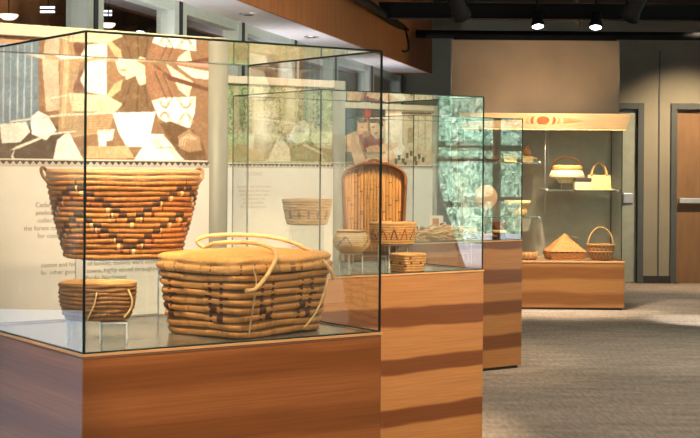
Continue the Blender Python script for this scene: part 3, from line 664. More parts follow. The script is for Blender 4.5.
# hedge outside: leaf tufts
mb = MB(); r = random.Random(3)
for k in range(12000):
    y = r.uniform(3.2, 13.5); z = r.uniform(.2, 3.4); x = 9.5 + .06*math.sin(y*1.3)+.05*math.sin(z*3+y) + r.uniform(-.12, .1); s = r.uniform(.015, .032)
    q = Matrix.Translation((x,y,z)) @ Matrix.Rotation(PI/2+r.uniform(-.9,.9), 4, 'Z') @ Matrix.Rotation(r.uniform(-.8,.8), 4, 'X')
    mb.quad([q @ Vector(v) for v in ((-s,0,-s*.4),(0,0,-s),(s,0,.1*s),(0,s*.3,s))], 0, r.choice([(.85,.95,.85),(.55,.80,.62),(.40,.66,.47),(.25,.45,.32),(.65,.85,.7)]))  # the palest tone is a painted sky glint
mb.box(9.62, 2, -.15, 10.6, 18.5, 4.4, 1)
struct(bx('wall_outside', 8.75, 2.5, -.15, 8.95, 14, .56, M['terrace']))  # unseen low wall, added as a pale bluish band in the case reflections
h = mb.build('hedge_foliage', [M['leaf'], M['hedge']]); h['kind'] = 'stuff'; h['label'] = 'green leafy hedge outside the right windows'; h['category'] = 'hedge'

# display wall behind the last case
struct(bx('wall_partition', 1.046, 14.5, 0, 2.786, 14.66, 2.72, M['partition'], None, .004))

# ------------------------------------------------------------------ ceiling steel and lamps
def pipe(name, pts, r, label, cat, mat='darkpipe', group=None, n=12): return tag(MB().tube(pts, r, n).build(name, M[mat]), label, cat, group)
pipe('ceiling_pipe', smooth([(-.62,8.6,2.85),(.134,12.47,2.85),(.60,15.0,2.85),(.74,15.25,2.85),(1.1,15.3,2.85),(5.9,15.3,2.85)], 5), .045, 'long black pipe that bends along the cedar soffit then crosses the back wall', 'pipe')
b = MB().box(.05, 13.4, 2.83, 5.95, 13.52, 2.965); b.box(.05,13.38,2.955,5.95,13.54,2.97); b.box(.05,13.38,2.82,5.95,13.54,2.835)
tag(b.build('ceiling_beam', M['black'], None, .004), 'upper black steel beam crossing under the dark ceiling boards', 'beam')
pipe('hanging_rod', [(1.74,11.2,3.40),(2.30,14.2,2.84)], .022, 'slim grey rod slanting down from the ceiling to the lighting track', 'rod', 'greyrod')
b = MB().box(1.07, 14.53, 2.721, 2.76, 14.63, 2.775)
tag(b.build('lighting_track', M['black'], None, .004), 'black lighting track running just above the top of the tan partition wall', 'track')
for lab, pts, r_ in (('thin black cable loop hanging lowest beside the cedar soffit end', [(.36,14.5,2.86),(.42,14.5,2.74),(.53,14.5,2.60),(.60,14.5,2.63),(.56,14.5,2.84)], .011), ('short black cable loop left of the longer loop by the cedar soffit', [(.28,14.3,2.86),(.30,14.3,2.80),(.37,14.3,2.72),(.42,14.3,2.76),(.41,14.3,2.86)], .009)):
    tag(MB().tube(smooth(pts, 8), r_, 6).build('electric_cable', M['black']), lab, 'cable', 'cables by the soffit')
def can_light(name, label, loc, tilt, rz, s, lens, up, group):
    t = thing(name, label, 'spotlight', loc, 0, group)
    R = Matrix.Rotation(rz, 4, 'Z') @ Matrix.Rotation(tilt, 4, 'X')
    mb = MB().lathe([(.001,.17),(.038,.17),(.05,.155),(.052,.06),(.062,.045),(.064,0),(.058,0),(.05,.03),(.001,.032)], 24)
    mb.v = [tuple(R @ (Vector(v)*s)) for v in mb.v]; mb.build('lamp_housing', M['black'], t)
    mb = MB().lathe([(.001,-.004),(.03,.0),(.056,.012),(.057,.016)], 24)
    mb.v = [tuple(R @ (Vector(v)*s)) for v in mb.v]; mb.build('lens', lens, t)
    top = R @ Vector((0,0,.11*s))
    mb = MB().tube([top+Vector((-.06*s,0,0)), top+Vector((-.065*s,0,.06*s)), top+Vector((0,0,.09*s)), top+Vector((.065*s,0,.06*s)), top+Vector((.06*s,0,0))], .007*s, 6)
    mb.tube([top+Vector((0,0,.09*s)), top+Vector((0,0,up))], .011*s, 8); mb.build('yoke', M['black'], t)
    return t
can_light('track_spotlight', 'lit white spotlight above the centre of the tan partition wall', (1.765,13.22,2.725), -.4, .1, 1.0, M['lens'], .6, 'lit track spotlights')
can_light('track_spotlight', 'lit white spotlight above the right end of the tan partition wall', (2.31,13.22,2.72), -.4, -.25, 1.0, M['lens'], .6, 'lit track spotlights')
can_light('track_spotlight', 'unlit black spotlight with glinting reflector, at the top above the tan partition left end', (.83,10.5,2.52), .7, -.5, 1.15, M['lens_off'], .72, 'unlit track spotlights')
can_light('track_spotlight', 'unlit black spotlight at the top, right of the two lit lamps', (2.08,10.5,2.52), .7, .55, 1.15, M['lens_off'], .72, 'unlit track spotlights')
# lamps behind the glass wall; the bowls stand in for mirrored ceiling lamps
for (x, y, z, r_, lab) in ((-2.53,10.34,2.48,.072,'white glowing bowl lamp behind the glass wall at the far left edge'), (-2.28,11.45,2.52,.05,'small white bowl lamp behind the glass wall, left of the first mullion pair'), (-2.10,12.1,2.60,.065,'white bowl lamp behind the glass wall, right of the first mullion pair')):
    t = thing('bowl_lamp', lab, 'lamp', (x,y,z), 0, 'lamps behind the glass wall')
    MB().lathe([(.002,-.028),(r_*.5,-.024),(r_*.85,-.008),(r_,.012),(r_*.9,.016),(.002,.016)], 24).build('bowl', M['lamp_white'], t)
    MB().tube([(0,0,.012),(0,0,CEIL-z)], .006, 6).build('rod', M['black'], t)
for (x, y, z, lab) in ((-2.30,10.6,2.562,'double white strip light behind the glass wall, left of the first mullion pair'), (-2.15,12.25,2.72,'double white strip light behind the glass wall, right of the first mullion pair')):
    t = thing('strip_light', lab, 'light', (x,y,z), -.1, 'strip lights behind the glass wall')
    for dz in (.016, -.016): MB().box(-.055,-.008,dz-.008,.055,.008,dz+.008).build('tube', M['tube_white'], t)
    b = MB().box(-.06,.009,-.026,.06,.02,.026); b.tube([(0,.015,.02),(0,.015,CEIL-z)], .006, 6); b.build('backplate', M['black'], t)

# ------------------------------------------------------------------ glass display cases
CW, CD, CH, GT = .963, .785, .89, 1.731
CA = {1: Vector((-.690,3.633,0)), 2: Vector((-.134,6.259,0)), 3: Vector((.4155,9.19,0))}
def at(k, u, v, z): p = CA[k] + E1*u + E2*v; return (p.x, p.y, z)
def pane(name, pts, mat, rimmat, parent, w=.004, nrm=(0,0,1), faint=()):
    """flat sheet with dark polished edges of its own thickness"""
    mb = MB(); mb.quad(pts, 0); P = [Vector(p) for p in pts]
    for ei, (a, b) in enumerate(zip(P, P[1:]+P[:1])):
        e = 2 if ei in faint else 1; d = (b-a).normalized(); n = Vector(nrm); s = d.cross(n)
        q = [a+n*w+s*w, b+n*w+s*w, b+n*w-s*w, b-n*w-s*w, a-n*w-s*w, a-n*w+s*w, b-n*w+s*w, a+n*w-s*w]
        mb.quad([q[0],q[1],q[2],q[7]], e); mb.quad([q[3],q[4],q[7],q[2]], e); mb.quad([q[4],q[3],q[6],q[5]], e); mb.quad([q[5],q[6],q[1],q[0]], e)
    return mb.build(name, [mat, rimmat, M['rim_back']], parent)
labs = {1: 'nearest glass display case, on a plain cedar plinth, holding the big lidded basket', 2: 'middle glass display case on a dark-banded cedar plinth, holding the tall upright tray', 3: 'third glass display case, narrow in view, holding the raffia bundle'}
for k in (1, 2, 3):
    t = thing('display_case', labs[k], 'display case', tuple(CA[k]), ROT, 'turned glass cases along the window wall')
    g = .005
    MB().box(0,0,.02,CW,CD,CH-.0063).build('plinth', M['cedar_'+('one','two','three')[k-1]], t, .004)
    MB().box(.02,.02,0,CW-.02,CD-.02,.0195).build('kick_base', M['base_dark'], t)
    mb = MB(); e = .014; z0, z1 = CH-.006, CH+.001
    mb.box(-.002,-.002,z0,CW+.002,e,z1); mb.box(-.002,CD-e,z0,CW+.002,CD+.002,z1); mb.box(-.002,e,z0,e,CD-e,z1); mb.box(CW-e,e,z0,CW+.002,CD-e,z1)
    mb.build('edge_trim', M['cedar_edge'], t)
    MB().box(e,e,CH-.006,CW-e,CD-e,CH).build('deck', M['deck'], t)
    x0, y0, x1, y1 = g, g, CW-g, CD-g; zb = CH+.003
    for nm, p, n, fa_ in (('glass_front', [(x0,y0,zb),(x1,y0,zb),(x1,y0,GT),(x0,y0,GT)], (0,-1,0), ()), ('glass_back', [(x1,y1,zb),(x0,y1,zb),(x0,y1,GT),(x1,y1,GT)], (0,1,0), (0,1,2,3)),
                  ('glass_side', [(x0,y1,zb),(x0,y0,zb),(x0,y0,GT),(x0,y1,GT)], (-1,0,0), (3,)), ('glass_side', [(x1,y0,zb),(x1,y1,zb),(x1,y1,GT),(x1,y0,GT)], (1,0,0), (1,)),
                  ('glass_top', [(x0,y0,GT),(x1,y0,GT),(x1,y1,GT),(x0,y1,GT)], (0,0,1), (2,))):
        pane(nm, p, M['glass_back' if nm == 'glass_back' else 'glass'], M['rim'], t, .0026, n, fa_)
def riser(x, y, z0, w, d, h, rz, label, group='clear acrylic risers', wall=.006):
    o = thing('acrylic_riser', label, 'riser', (x,y,z0+.001), rz, group)
    mb = MB(); a, b = w/2, d/2
    for p in ([(-a,-b,0),(a,-b,0),(a,-b,h),(-a,-b,h)], [(a,-b,0),(a,b,0),(a,b,h),(a,-b,h)], [(a,b,0),(-a,b,0),(-a,b,h),(a,b,h)], [(-a,b,0),(-a,-b,0),(-a,-b,h),(-a,b,h)], [(-a,-b,h),(a,-b,h),(a,b,h),(-a,b,h)]): mb.quad(p)
    mb.build('block', M['acrylic'], o)
    e = .0016; mb = MB()
    for sx in (-a, a):
        for sy in (-b, b): mb.box(sx-e, sy-e, 0, sx+e, sy+e, h)
    for sy in (-b, b): mb.box(-a, sy-e, h-2*e, a, sy+e, h)
    for sx in (-a, a): mb.box(sx-e, -b, h-2*e, sx+e, b, h)
    mb.build('polished_edge', M['rim_light'], o); return o

# ---- case one: the big lidded basket
rb = random.Random(11)
LR = math.atan2(.766, .643); lx, ly = -.312, 4.200
def lid_col(base_d):
    tab = {}
    def f(s, ci, t):
        key = (int(s*70 + ci*.5), ci)
        if key not in tab: tab[key] = jit((.57,.27,.08), .16, rb)
        c = tab[key]
        if t < .15 or t > .9: c = tuple(x*.33 for x in c)  # shade between the coils, painted into the colour
        # dark overlay stitches in two blocks on each face
        for s0 in base_d:
            d = (s-s0)*100
            if 2 <= ci <= 6 and abs(d) < 3.6:
                if abs(abs(d)-1.6) < .55 and not .4 < t < .6: return (.085,.028,.014)
                if ci in (2, 3) and abs(d) < 1.9 and (ci == 2) == (d > 0): return (.085,.03,.016)
                if ci in (5,) and 1.2 < abs(d) < 3.4 and t < .4: return (.10,.035,.018)
        return c
    return f
t = thing('lidded_basket', 'big rectangular lidded coiled basket with bent wooden handles, in the nearest case', 'basket', (lx,ly,CH+.001), LR)
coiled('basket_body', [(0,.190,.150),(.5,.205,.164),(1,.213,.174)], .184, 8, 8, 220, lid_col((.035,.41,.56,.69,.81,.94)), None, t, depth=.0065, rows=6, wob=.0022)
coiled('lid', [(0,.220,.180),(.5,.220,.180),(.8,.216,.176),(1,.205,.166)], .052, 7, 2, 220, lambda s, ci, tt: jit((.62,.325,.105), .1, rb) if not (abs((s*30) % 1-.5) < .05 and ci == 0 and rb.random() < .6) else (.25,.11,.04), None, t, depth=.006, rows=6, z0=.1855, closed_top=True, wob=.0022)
# handles: two bowed withes crossing the lid, tied at the long sides
for pts, rad in (([(.0,.168,.235),(-.02,.187,.262),(.0,.155,.278),(.045,.07,.283),(.085,-.02,.279),(.12,-.10,.258),(.15,-.165,.218),(.175,-.19,.180),(.185,-.192,.155)], .0064),
                 ([(-.19,-.188,.142),(-.155,-.195,.148),(-.095,-.192,.195),(-.05,-.172,.243),(-.045,-.10,.266),(-.04,.0,.266),(-.035,.10,.258),(-.02,.160,.237)], .0064)):
    MB().tube(smooth(pts, 7), rad, 10).build('handle', M['withe'], t)
MB().tube(smooth([(-.16,-.186,.205),(-.150,-.190,.17),(-.150,-.184,.12),(-.150,-.172,.06),(-.150,-.162,.006)], 5), .0024, 6).build('tie', M['withe'], t)
MB().tube(smooth([(.165,-.188,.17),(.150,-.186,.12),(.125,-.176,.06),(.085,-.162,.012)], 6), .0034, 6).build('tie', M['withe'], t)

# ---- case one: the large flaring basket on its riser
rb2 = random.Random(5); tb = {}
def big_col(s, ci, t):
    key = (int(s*190 + ci*.5), ci)
    if key not in tb: tb[key] = jit((.50,.195,.048), .16, rb2)
    rowk = ('row', ci)
    if rowk not in tb: tb[rowk] = rb2.choice([(1,1,1),(.75,.65,.6),(1.25,1.3,1.3),(1,.9,.85),(.85,.8,.75)])
    c = tuple(a*b for a, b in zip(tb[key], tb[rowk]))
    top = 15
    if ci >= top: return tuple(x*1.1 for x in jit((.52,.28,.12), .12, rb2))
    fromtop = top - ci; j = s*4.0
    for off in (1.6, 7.0):
        line = off + 6.7*(1-tri(j + .5))
        d = fromtop - line
        if -.75 < d <= .35: return (.075,.035,.018) if int(s*120) % 2 else (.10,.045,.02)
        if .35 < d <= 1.2 and int(s*120+ci) % 4 == 0: return (.78,.52,.22)
        if 1.2 < d <= 1.9 and int(s*120+ci) % 4 == 0: return (.20,.03,.02)
    if t < .18 or t > .88: c = tuple(x*.45 for x in c)  # coil gaps darkened in the colour, as painted shade
    return c
p = at(1, .382, .56, 0); bz = 1.102
tf = thing('flared_basket', 'large brown flaring coiled basket with dark zigzag bands, standing high in the nearest case', 'basket', (p[0],p[1],bz), math.radians(18))
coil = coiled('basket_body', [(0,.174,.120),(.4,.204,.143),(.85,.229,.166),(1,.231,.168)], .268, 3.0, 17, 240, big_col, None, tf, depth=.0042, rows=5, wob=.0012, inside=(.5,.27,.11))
for s in (-1, 1): MB().tube(smooth([(s*.225,-.03,.225),(s*.243,-.02,.245),(s*.248,.0,.268),(s*.238,.015,.272),(s*.229,.02,.262)], 5), .005, 7).build('ear_loop', M['withe_dark'], tf)
riser(p[0], p[1], CH, .26, .20, bz-CH-.003, math.radians(18), 'tall clear acrylic riser holding up the large flaring zigzag basket')
# ---- case one: small round-bottomed basket on two blocks
rb3 = random.Random(8); tb3 = {}
def small_col(s, ci, t):
    key = (int(s*60+ci*.5), ci)
    if key not in tb3: tb3[key] = jit((.36,.165,.055), .15, rb3)
    c = tb3[key]
    return tuple(x*.55 for x in c) if t < .18 or t > .88 else c  # painted shade where one coil meets the next
p = at(1, .155, .245, 0)
t = thing('small_basket', 'small brown oval coiled basket with cord loops, beneath the large flaring basket', 'basket', (p[0],p[1],.952), 0)
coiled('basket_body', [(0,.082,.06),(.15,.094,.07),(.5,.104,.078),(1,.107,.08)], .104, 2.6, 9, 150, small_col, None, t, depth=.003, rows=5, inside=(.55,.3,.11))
for s in (.42, .98):
    x = .105*math.cos(s*PI*.5+ (0 if s > .9 else -2.2)); 
MB().tube(smooth([(.012,-.083,.082),(.006,-.088,.05),(-.008,-.083,.02),(-.016,-.074,.004)], 6), .0022, 6).build('cord', M['gold'], t)
MB().tube(smooth([(.092,-.048,.088),(.104,-.052,.06),(.10,-.05,.035),(.082,-.05,.01)], 6), .003, 6).build('cord', M['gold'], t)
riser(p[0]-.060, p[1]+.0, CH, .045, .085, .058, .12, 'small clear acrylic block under the left end of the small oval basket')
riser(p[0]+.048, p[1]-.01, CH, .072, .085, .058, .12, 'small clear acrylic block under the right end of the small oval basket')

# ---- case two
def simple_col(base, var, seed, dark=None, test=None, nb=60):
    r = random.Random(seed); tab = {}
    def f(s, ci, t):
        key = (int(s*nb+ci*.5), ci)
        if key not in tab: tab[key] = jit(base, var, r)
        c = tab[key]
        if test:
            q = test(s, ci)
            if q: return q if isinstance(q, tuple) else dark
        return tuple(x*.6 for x in c) if t < .18 or t > .88 else c  # gap shade put into the coil colour
    return f
p = at(2, .44, .38, .966)
# round jar: body swells then narrows to a short neck
def jar_test(s, ci):
    j = (s*100) % 25
    if 4 <= ci <= 8 and abs(j-5-(ci-4)*1.6) < .9: return (.05,.025,.02)
    if 4 <= ci <= 8 and (ci-4) % 2 == 0 and 5+(ci-4)*1.6-1.6 < j < 5+(ci-4)*1.6+.4: return (.05,.025,.02)
    if 4 <= ci <= 8 and abs(j-17+(ci-4)*1.1) < .6: return (.10,.06,.04)
    if ci == 11: return (.13,.07,.04)
jar = coiled('jar_basket', [(0,.050,.050),(.12,.067,.067),(.35,.088,.088),(.55,.092,.092),(.75,.084,.084),(.88,.070,.070),(.93,.067,.067),(1,.073,.073)], .110, 2, 12, 150, simple_col((.46,.33,.17), .1, 2, None, jar_test, 80), None, None, (p[0],p[1],.967), .5, depth=.0016, rows=4, wob=.0005)
tag(jar, 'round grey-tan jar-shaped basket with dark stepped pattern, in the middle case', 'basket')
riser(p[0], p[1], CH, .08, .08, .966-CH-.002, ROT, 'low clear acrylic riser under the round jar-shaped basket')
p = at(2, .660, .335, 1.008)
def oval_test(s, ci):
    j = (s*12) % 1
    if 2 <= ci <= 6:
        w = (6-ci)*.085+.03
        if abs(j-.5) < w and abs(j-.5) > w-.13: return (.30,.055,.02) if int(s*12) % 2 else (.16,.04,.02)
    if ci == 4 and j < .09: return (.10,.03,.02)
ov = coiled('oval_basket', [(0,.104,.078),(.5,.117,.088),(1,.119,.09)], .107, 2.3, 9, 170, simple_col((.56,.30,.10), .1, 3, None, oval_test), None, None, p, .32, depth=.0026, rows=5, wob=.0007)
tag(ov, 'oval straw basket with red-brown triangle pattern, raised before the tall tray', 'basket')
riser(p[0], p[1], CH, .11, .09, 1.006-CH-.002, ROT, 'clear acrylic riser under the oval triangle-patterned basket')
p = at(2, .585, .115, CH+.001)
def sq_test(s, ci):
    j = (s*100) % 25
    if ci == 3 and 3 < j % 12.5 < 6: return (.12,.04,.02)
    if ci == 2 and 9 < j < 12: return (.16,.06,.03)
    if ci == 5 and 14 < j < 17: return (.16,.06,.03)
sq = coiled('square_basket', [(0,.070,.058),(1,.079,.066)], .084, 5, 7, 150, simple_col((.54,.29,.10), .1, 4, None, sq_test), None, None, p, .75, depth=.0028, rows=5, wob=.001)
tag(sq, 'small square coiled basket standing on the deck of the middle case', 'basket')
p = at(2, .29, .545, 1.103)
def far_test(s, ci):
    j = (s*14) % 1
    if 2 <= ci <= 4 and abs(j-.5) < .12+.04*(ci % 2): return (.20,.09,.03)
fb = coiled('rear_basket', [(0,.098,.072),(.6,.116,.088),(1,.124,.096)], .124, 2.6, 9, 160, simple_col((.56,.33,.115), .1, 6, None, far_test), None, None, p, .1, depth=.0028, rows=5)
tag(fb, 'straw oval basket raised at the back left of the middle case', 'basket')
riser(p[0], p[1], CH, .16, .12, 1.103-CH-.003, .1, 'tall clear acrylic riser under the straw oval basket at the back left')
# tall tray with vertical rods, leaning back
p = at(2, .665, .50, .944)
t = thing('cradle_tray', 'tall upright tray of vertical rods with a dark rounded rim, in the middle case', 'tray', p, 0)
TW, TH = .157, .46; lean = math.radians(7)
X = Matrix.Rotation(-lean, 4, 'X')
def outline(f, half=TW):
    """half width of the tray at height fraction f: rounded at top and bottom"""
    if f > .80: q = (f-.80)/.20; return half*(1-q**3.2*.62) if q < 1 else half*.38
    if f < .25: q = 1-f/.25; return half*(.93-.42*q**1.6)
    return half*(.93+.07*(f-.25)/.55)
mb = MB(); nr = 19; rt = random.Random(4)
for i in range(nr):
    x = -TW*.92 + 2*TW*.92*i/(nr-1); zz = [k/40 for k in range(41) if outline(k/40) > abs(x)]
    if len(zz) < 3: continue
    col = jit((.60,.31,.095), .16, rt); pts = []
    f = zz[0]
    while f <= zz[-1]+1e-6: pts.append((x, .012*(1-(x/TW)**2)+.0008*math.sin(f*60+i), f*TH)); f += 1/40
    mb.tube([X @ Vector(q) for q in pts], .0082, 6, 0, col)
    for q in range(0, len(pts), 1):
        if rt.random() < .07: mb.tube([X @ Vector((x, pts[q][1]-.002, pts[q][2]-.003)), X @ Vector((x, pts[q][1]-.002, pts[q][2]+.003))], .0083, 6, 0, (.26,.11,.035))
mb.build('rod_panel', M['weave'], t)
edge = [(-outline(k/60), k/60) for k in range(1, 61)]; edge = edge + [(-x, f) for x, f in reversed(edge)]
ring = [X @ Vector((x, -.008, f*TH)) for x, f in edge]
MB().tube(ring+[ring[0]], .0105, 8, 0, (.26,.095,.03)).build('rim', M['weave'], t)
sidew = MB()
for a, b in zip(ring, ring[1:]):
    d = X.to_3x3() @ Vector((0,-.026,0)); sidew.quad([a, b, b+d, a+d], 0, (.42,.19,.06), True)
sidew.build('side_wall', M['weave'], t)
r2 = [q + X.to_3x3() @ Vector((0,-.026,0)) for q in ring]
MB().tube(r2+[r2[0]], .008, 8, 0, (.24,.085,.028)).build('rim', M['weave'], t)
hd = [X @ Vector((-.034+.068*k/10, -.03, TH+.006+.012*math.sin(PI*k/10))) for k in range(11)]
MB().tube(hd, .007, 8, 0, (.22,.08,.03)).build('grip', M['weave'], t)
riser(p[0]+.0, p[1]-.012, CH, .12, .06, .05, 0, 'low clear acrylic stand under the tall upright tray')
tagx = at(2, .70, .30, 0)

# ---- case three: raw materials
rr = random.Random(9); mb = MB()
for k in range(150):
    u = rr.uniform(.10, .42); v = rr.uniform(.07, .20); ln = rr.uniform(.16, .32); z = CH+.008+rr.random()**1.3*.085*(1-abs(u+ln/2-.38)*1.2)
    a = rr.uniform(-.25, .25); pts = []
    for q in range(7):
        f = q/6; pts.append((CA[3] + E1*(u+ln*f) + E2*(v+a*.15*math.sin(f*3+k)) + Vector((0,0,max(CH+.012, z+.018*math.sin(f*PI*rr.uniform(.7,1.6)+k*.3))))))
    mb.tube(pts, rr.uniform(.003,.007), 5, 0, jit(rr.choice([(.60,.40,.17),(.45,.27,.10),(.68,.48,.24),(.34,.19,.07)]), .25, rr))
for k in range(2): mb.tube(smooth([CA[3]+E1*.06+E2*.1+Vector((0,0,CH+.022)), CA[3]+E1*.035+E2*.09+Vector((0,0,CH+.05+.02*k)), CA[3]+E1*.03+E2*.12+Vector((0,0,CH+.085+.01*k))]), .006, 5, 0, (.7,.52,.3))
o = mb.build('raffia_bundle', M['weave']); tag(o, 'loose heap of pale raffia fibre on the deck of the third case', 'fibre bundle')
p = at(3, .40, .34, CH)
riser(p[0], p[1], CH, .30, .12, .068, ROT, 'low clear acrylic stand behind the raffia heap in the third case')
def card(name, label, cat, u, v, z, w, h, m1, m2, lean=.0):
    p = at(3, u, v, z); t = thing(name, label, cat, p, .1)
    MB().box(-w/2,-.006,0,w/2,.006,h).build('panel', m1, t)
    MB().box(-w*.22,-.0075,h*.25,w*.2,-.0062,h*.8).build('picture', m2, t)
card('photo_card', 'white card with a small brown picture, standing behind the raffia heap', 'card', .445, .32, CH+.071, .105, .095, M['white'], M['amber'])
p = at(3, .47, .27, CH+.071)
for (u, v, w, h, lab) in ((.50,.29,.065,.045,'dark blue cloth packet right of the white picture card'), (.31,.34,.085,.022,'flat dark blue packet left of the white picture card')):
    p = at(3, u, v, CH+.071); t = thing('cloth_packet', lab, 'packet', p, .1, 'blue packets in the third case')
    MB().box(-w/2,-.03,0,w/2,.03,h).build('cloth', M['blue'], t, .008)
    MB().box(-.006,-.0315,0,.006,.0315,h+.002).build('band', M['white'], t)
p = at(3, .382, .30, CH+.071); tag(MB().box(-.012,-.004,0,.012,.004,.105).build('white_tag', M['white'], None, .002, p, .1), 'slim white upright tag left of the picture card', 'tag')
for j, (u0, v0, u1, v1, z, lab) in enumerate(((.62,.05,.76,.04,.03,'brown pointed root stick lying right of the raffia heap, nearer the glass'), (.66,.25,.76,.24,.03,'brown root stick lying right of the raffia heap, farther from the glass'))):
    a = Vector(at(3,u0,v0,CH+.022)); b = Vector(at(3,u1,v1,CH+z))
    tag(MB().tube([a, a.lerp(b,.5)+Vector((0,0,.012)), b], [.012,.014,.005], 8).build('root_stick', M['bark' if j else 'withe_dark']), lab, 'stick', 'root sticks in the third case')
p = at(3, .835, .10, CH+.001); mb = MB(); rr = random.Random(2)
for k in range(60):
    a = rr.random()*6.28; r_ = .055*math.sqrt(rr.random()); x, y = r_*math.cos(a), r_*math.sin(a)
    mb.tube([(x*.8,y*.8,0),(x*.65,y*.65,.06),(x*1.05,y*1.05,.095+rr.uniform(0,.035))], .0065, 5, 0, jit((.17,.06,.03), .4, rr))
t = thing('bark_bundle', 'dark brown tied bundle of bark strips at the right end of the third case', 'bundle', p, 0)
mb.build('strips', M['weave'], t); MB().lathe([(.047,.05),(.05,.055),(.05,.064),(.047,.069)], 20).build('binding', M['gold'], t)
p = at(3, .785, .19, CH+.001); t = thing('woven_fan', 'round pale woven fan standing upright above the dark bark bundle', 'fan', p, .12)
mb = MB().lathe([(.001,-.005),(.06,-.004),(.083,0),(.086,.003),(.083,.006),(.001,.006)], 40)
Xf = Matrix.Translation((0,0,.295)) @ Matrix.Rotation(PI/2, 4, 'X'); mb.v = [tuple(Xf @ Vector(v)) for v in mb.v]
mb.c = [(.62,.36,.20) if (i//40) % 2 else (.70,.46,.28) for i in range(len(mb.f))]; mb.build('blade', M['weave'], t)
mb = MB(); mb.tube([(0,.008,.30),(0,.008,.21),(0,.004,.0)], .006, 8); mb.box(-.04,-.03,0,.04,.03,.006); mb.build('stand', M['withe_dark'], t)
mb = MB().lathe([(.001,-.009),(.012,-.008),(.014,-.004)], 14); mb.v = [tuple(Xf @ Vector(v)) for v in mb.v]; mb.build('boss', M['withe_dark'], t)
# ------------------------------------------------------------------ the far case against the partition
FX0, FX1, FY, FB = 1.10, 2.715, 13.80, .483
t = thing('display_counter', 'far wide glass case with a painted cedar fascia board on top, against the tan partition', 'display case', (FX0,FY,0), 0)
W = FX1-FX0; DP = .62
MB().box(0,0,.02,W,DP,FB-.02).build('plinth', M['cedar_four'], t, .004)
MB().box(.02,.02,0,W-.02,DP,.0195).build('kick_base', M['base_dark'], t)
MB().box(-.004,-.004,FB-.0195,W+.004,DP,FB).build('deck', M['cedar_edge'], t, .003)
zt = 1.79
MB().box(0.02,DP-.02,FB+.001,W-.02,DP,zt+.1).build('back_panel', M['case_back'], t)
for nm, p, n in (('glass_front', [(.015,.015,FB+.002),(W-.03,.015,FB+.002),(W-.03,.015,zt),(.015,.015,zt)], (0,-1,0)), ('glass_side', [(.015,DP-.03,FB+.002),(.015,.015,FB+.002),(.015,.015,zt),(.015,DP-.03,zt)], (-1,0,0)), ('glass_side', [(W-.03,.015,FB+.002),(W-.03,DP-.03,FB+.002),(W-.03,DP-.03,zt),(W-.03,.015,zt)], (1,0,0))):
    pane(nm, p, M['glass'], M['rim'], t, .0035, n)
mb = MB(); h0, h1 = 1.785, 1.932
mb.hexa([(.0,-.02,h0),(W,-.02,h0),(W,DP-.021,h0),(0,DP-.021,h0),(-.035,-.10,h1),(W+.035,-.10,h1),(W+.035,DP-.021,h1),(-.035,DP-.021,h1)])
fa = mb.build('fascia', M['fascia'], t)
MB().box(0.0,-.018,1.772,W,.03,1.789).build('fascia_lip', M['cedar_edge'], t)
# painted emblem: oval between crescents and tapering points
def onf(x, z): f = (z-h0)/(h1-h0); return (x, -.02-.08*f-.0015, z)
cx, cz = (543-350)/1400*13.72-FX0, 1.867
mb = MB()
mb.quad([onf(cx+.062*math.cos(a), cz+.036*math.sin(a)) for a in [2*PI*k/28 for k in range(28)]], 0)
for sgn in (-1, 1):
    for off, rx, rz_, th, mi in ((.085,.040,.036,.028,0), (.135,.032,.028,.022,1)):
        N_ = 14; o_ = [(cx+sgn*(off+rx*math.cos(a)), cz+rz_*math.sin(a)) for a in [-PI/2+PI*k/N_ for k in range(N_+1)]]
        i_ = [(cx+sgn*(off+(rx-th)*math.cos(a)), cz+rz_*.98*math.sin(a)) for a in [-PI/2+PI*k/N_ for k in range(N_+1)]]
        for k in range(N_): mb.quad([onf(*o_[k]), onf(*o_[k+1]), onf(*i_[k+1]), onf(*i_[k])], mi)
    mb.quad([onf(cx+sgn*.19, cz+.026), onf(cx+sgn*.40, cz), onf(cx+sgn*.19, cz-.026), onf(cx+sgn*.215, cz)], 1)
mb.build('painted_emblem', [M['emblem'], M['emblem_tan']], fa)
def shelf(x0, x1, z, lab):
    s = MB().box(x0,.10,z-.010,x1,.50,z).build('shelf', [M['shelf_edge']], t)
    for x in (x0+.01, x1-.01): MB().lathe([(.001,-.016),(.013,-.014),(.013,.012),(.001,.014)], 12, c=(x,.10,z-.005)).build('clip', M['steel'], s)
shelf(.845, 1.57, 1.18, ''); shelf(.06, .79, 1.455, ''); shelf(.06, .79, .905, '')
for x in (.835, .893): MB().tube([(x,.085 if x < .86 else .3,.94 if x < .86 else 1.19),(x,.085 if x < .86 else .3,1.772)], .0032, 6).build('cable', M['steel'], t)
def wx(px, Y=14.0): return (px-350)/1400*Y
SY = FY+.27
# upper right shelf
t = thing('flared_hat_basket', 'pale flared basket with an arched handle on the right upper shelf of the far case', 'basket', (wx(568),SY,1.181+.068), 0)
mb = MB(); rr = random.Random(1)
def checker(mb, prof, n, a, b, sx=1, sy=1, k0=0):
    s = len(mb.f); mb.lathe(prof, n, 0, sx, sy)
    for i in range(s, len(mb.f)):
        q = i-s; r_, c_ = q//n, q % n; mb.c[i] = jit(a if (r_+c_) % 2 else b, .12, rr)
    return mb
checker(mb, [(.001,0),(.088,.0),(.10,.03),(.118,.045),(.165,.05),(.182,.062),(.168,.095),(.155,.125)], 48, (.86,.66,.40), (.80,.58,.32), 1, .75); mb.build('bowl', M['weave'], t)
mb = MB(); checker(mb, [(.154,.125),(.160,.14),(.156,.165),(.145,.18),(.13,.178),(.12,.13),(.02,.12)], 48, (.42,.20,.06), (.55,.30,.11), 1, .75); mb.build('rim_band', M['weave'], t)
pts = [(-.14*math.cos(a), 0, .165+.09*math.sin(a)) for a in [PI*k/18 for k in range(19)]]
MB().tube(pts, .012, 8, 0, (.42,.22,.08)).build('handle', M['weave'], t)
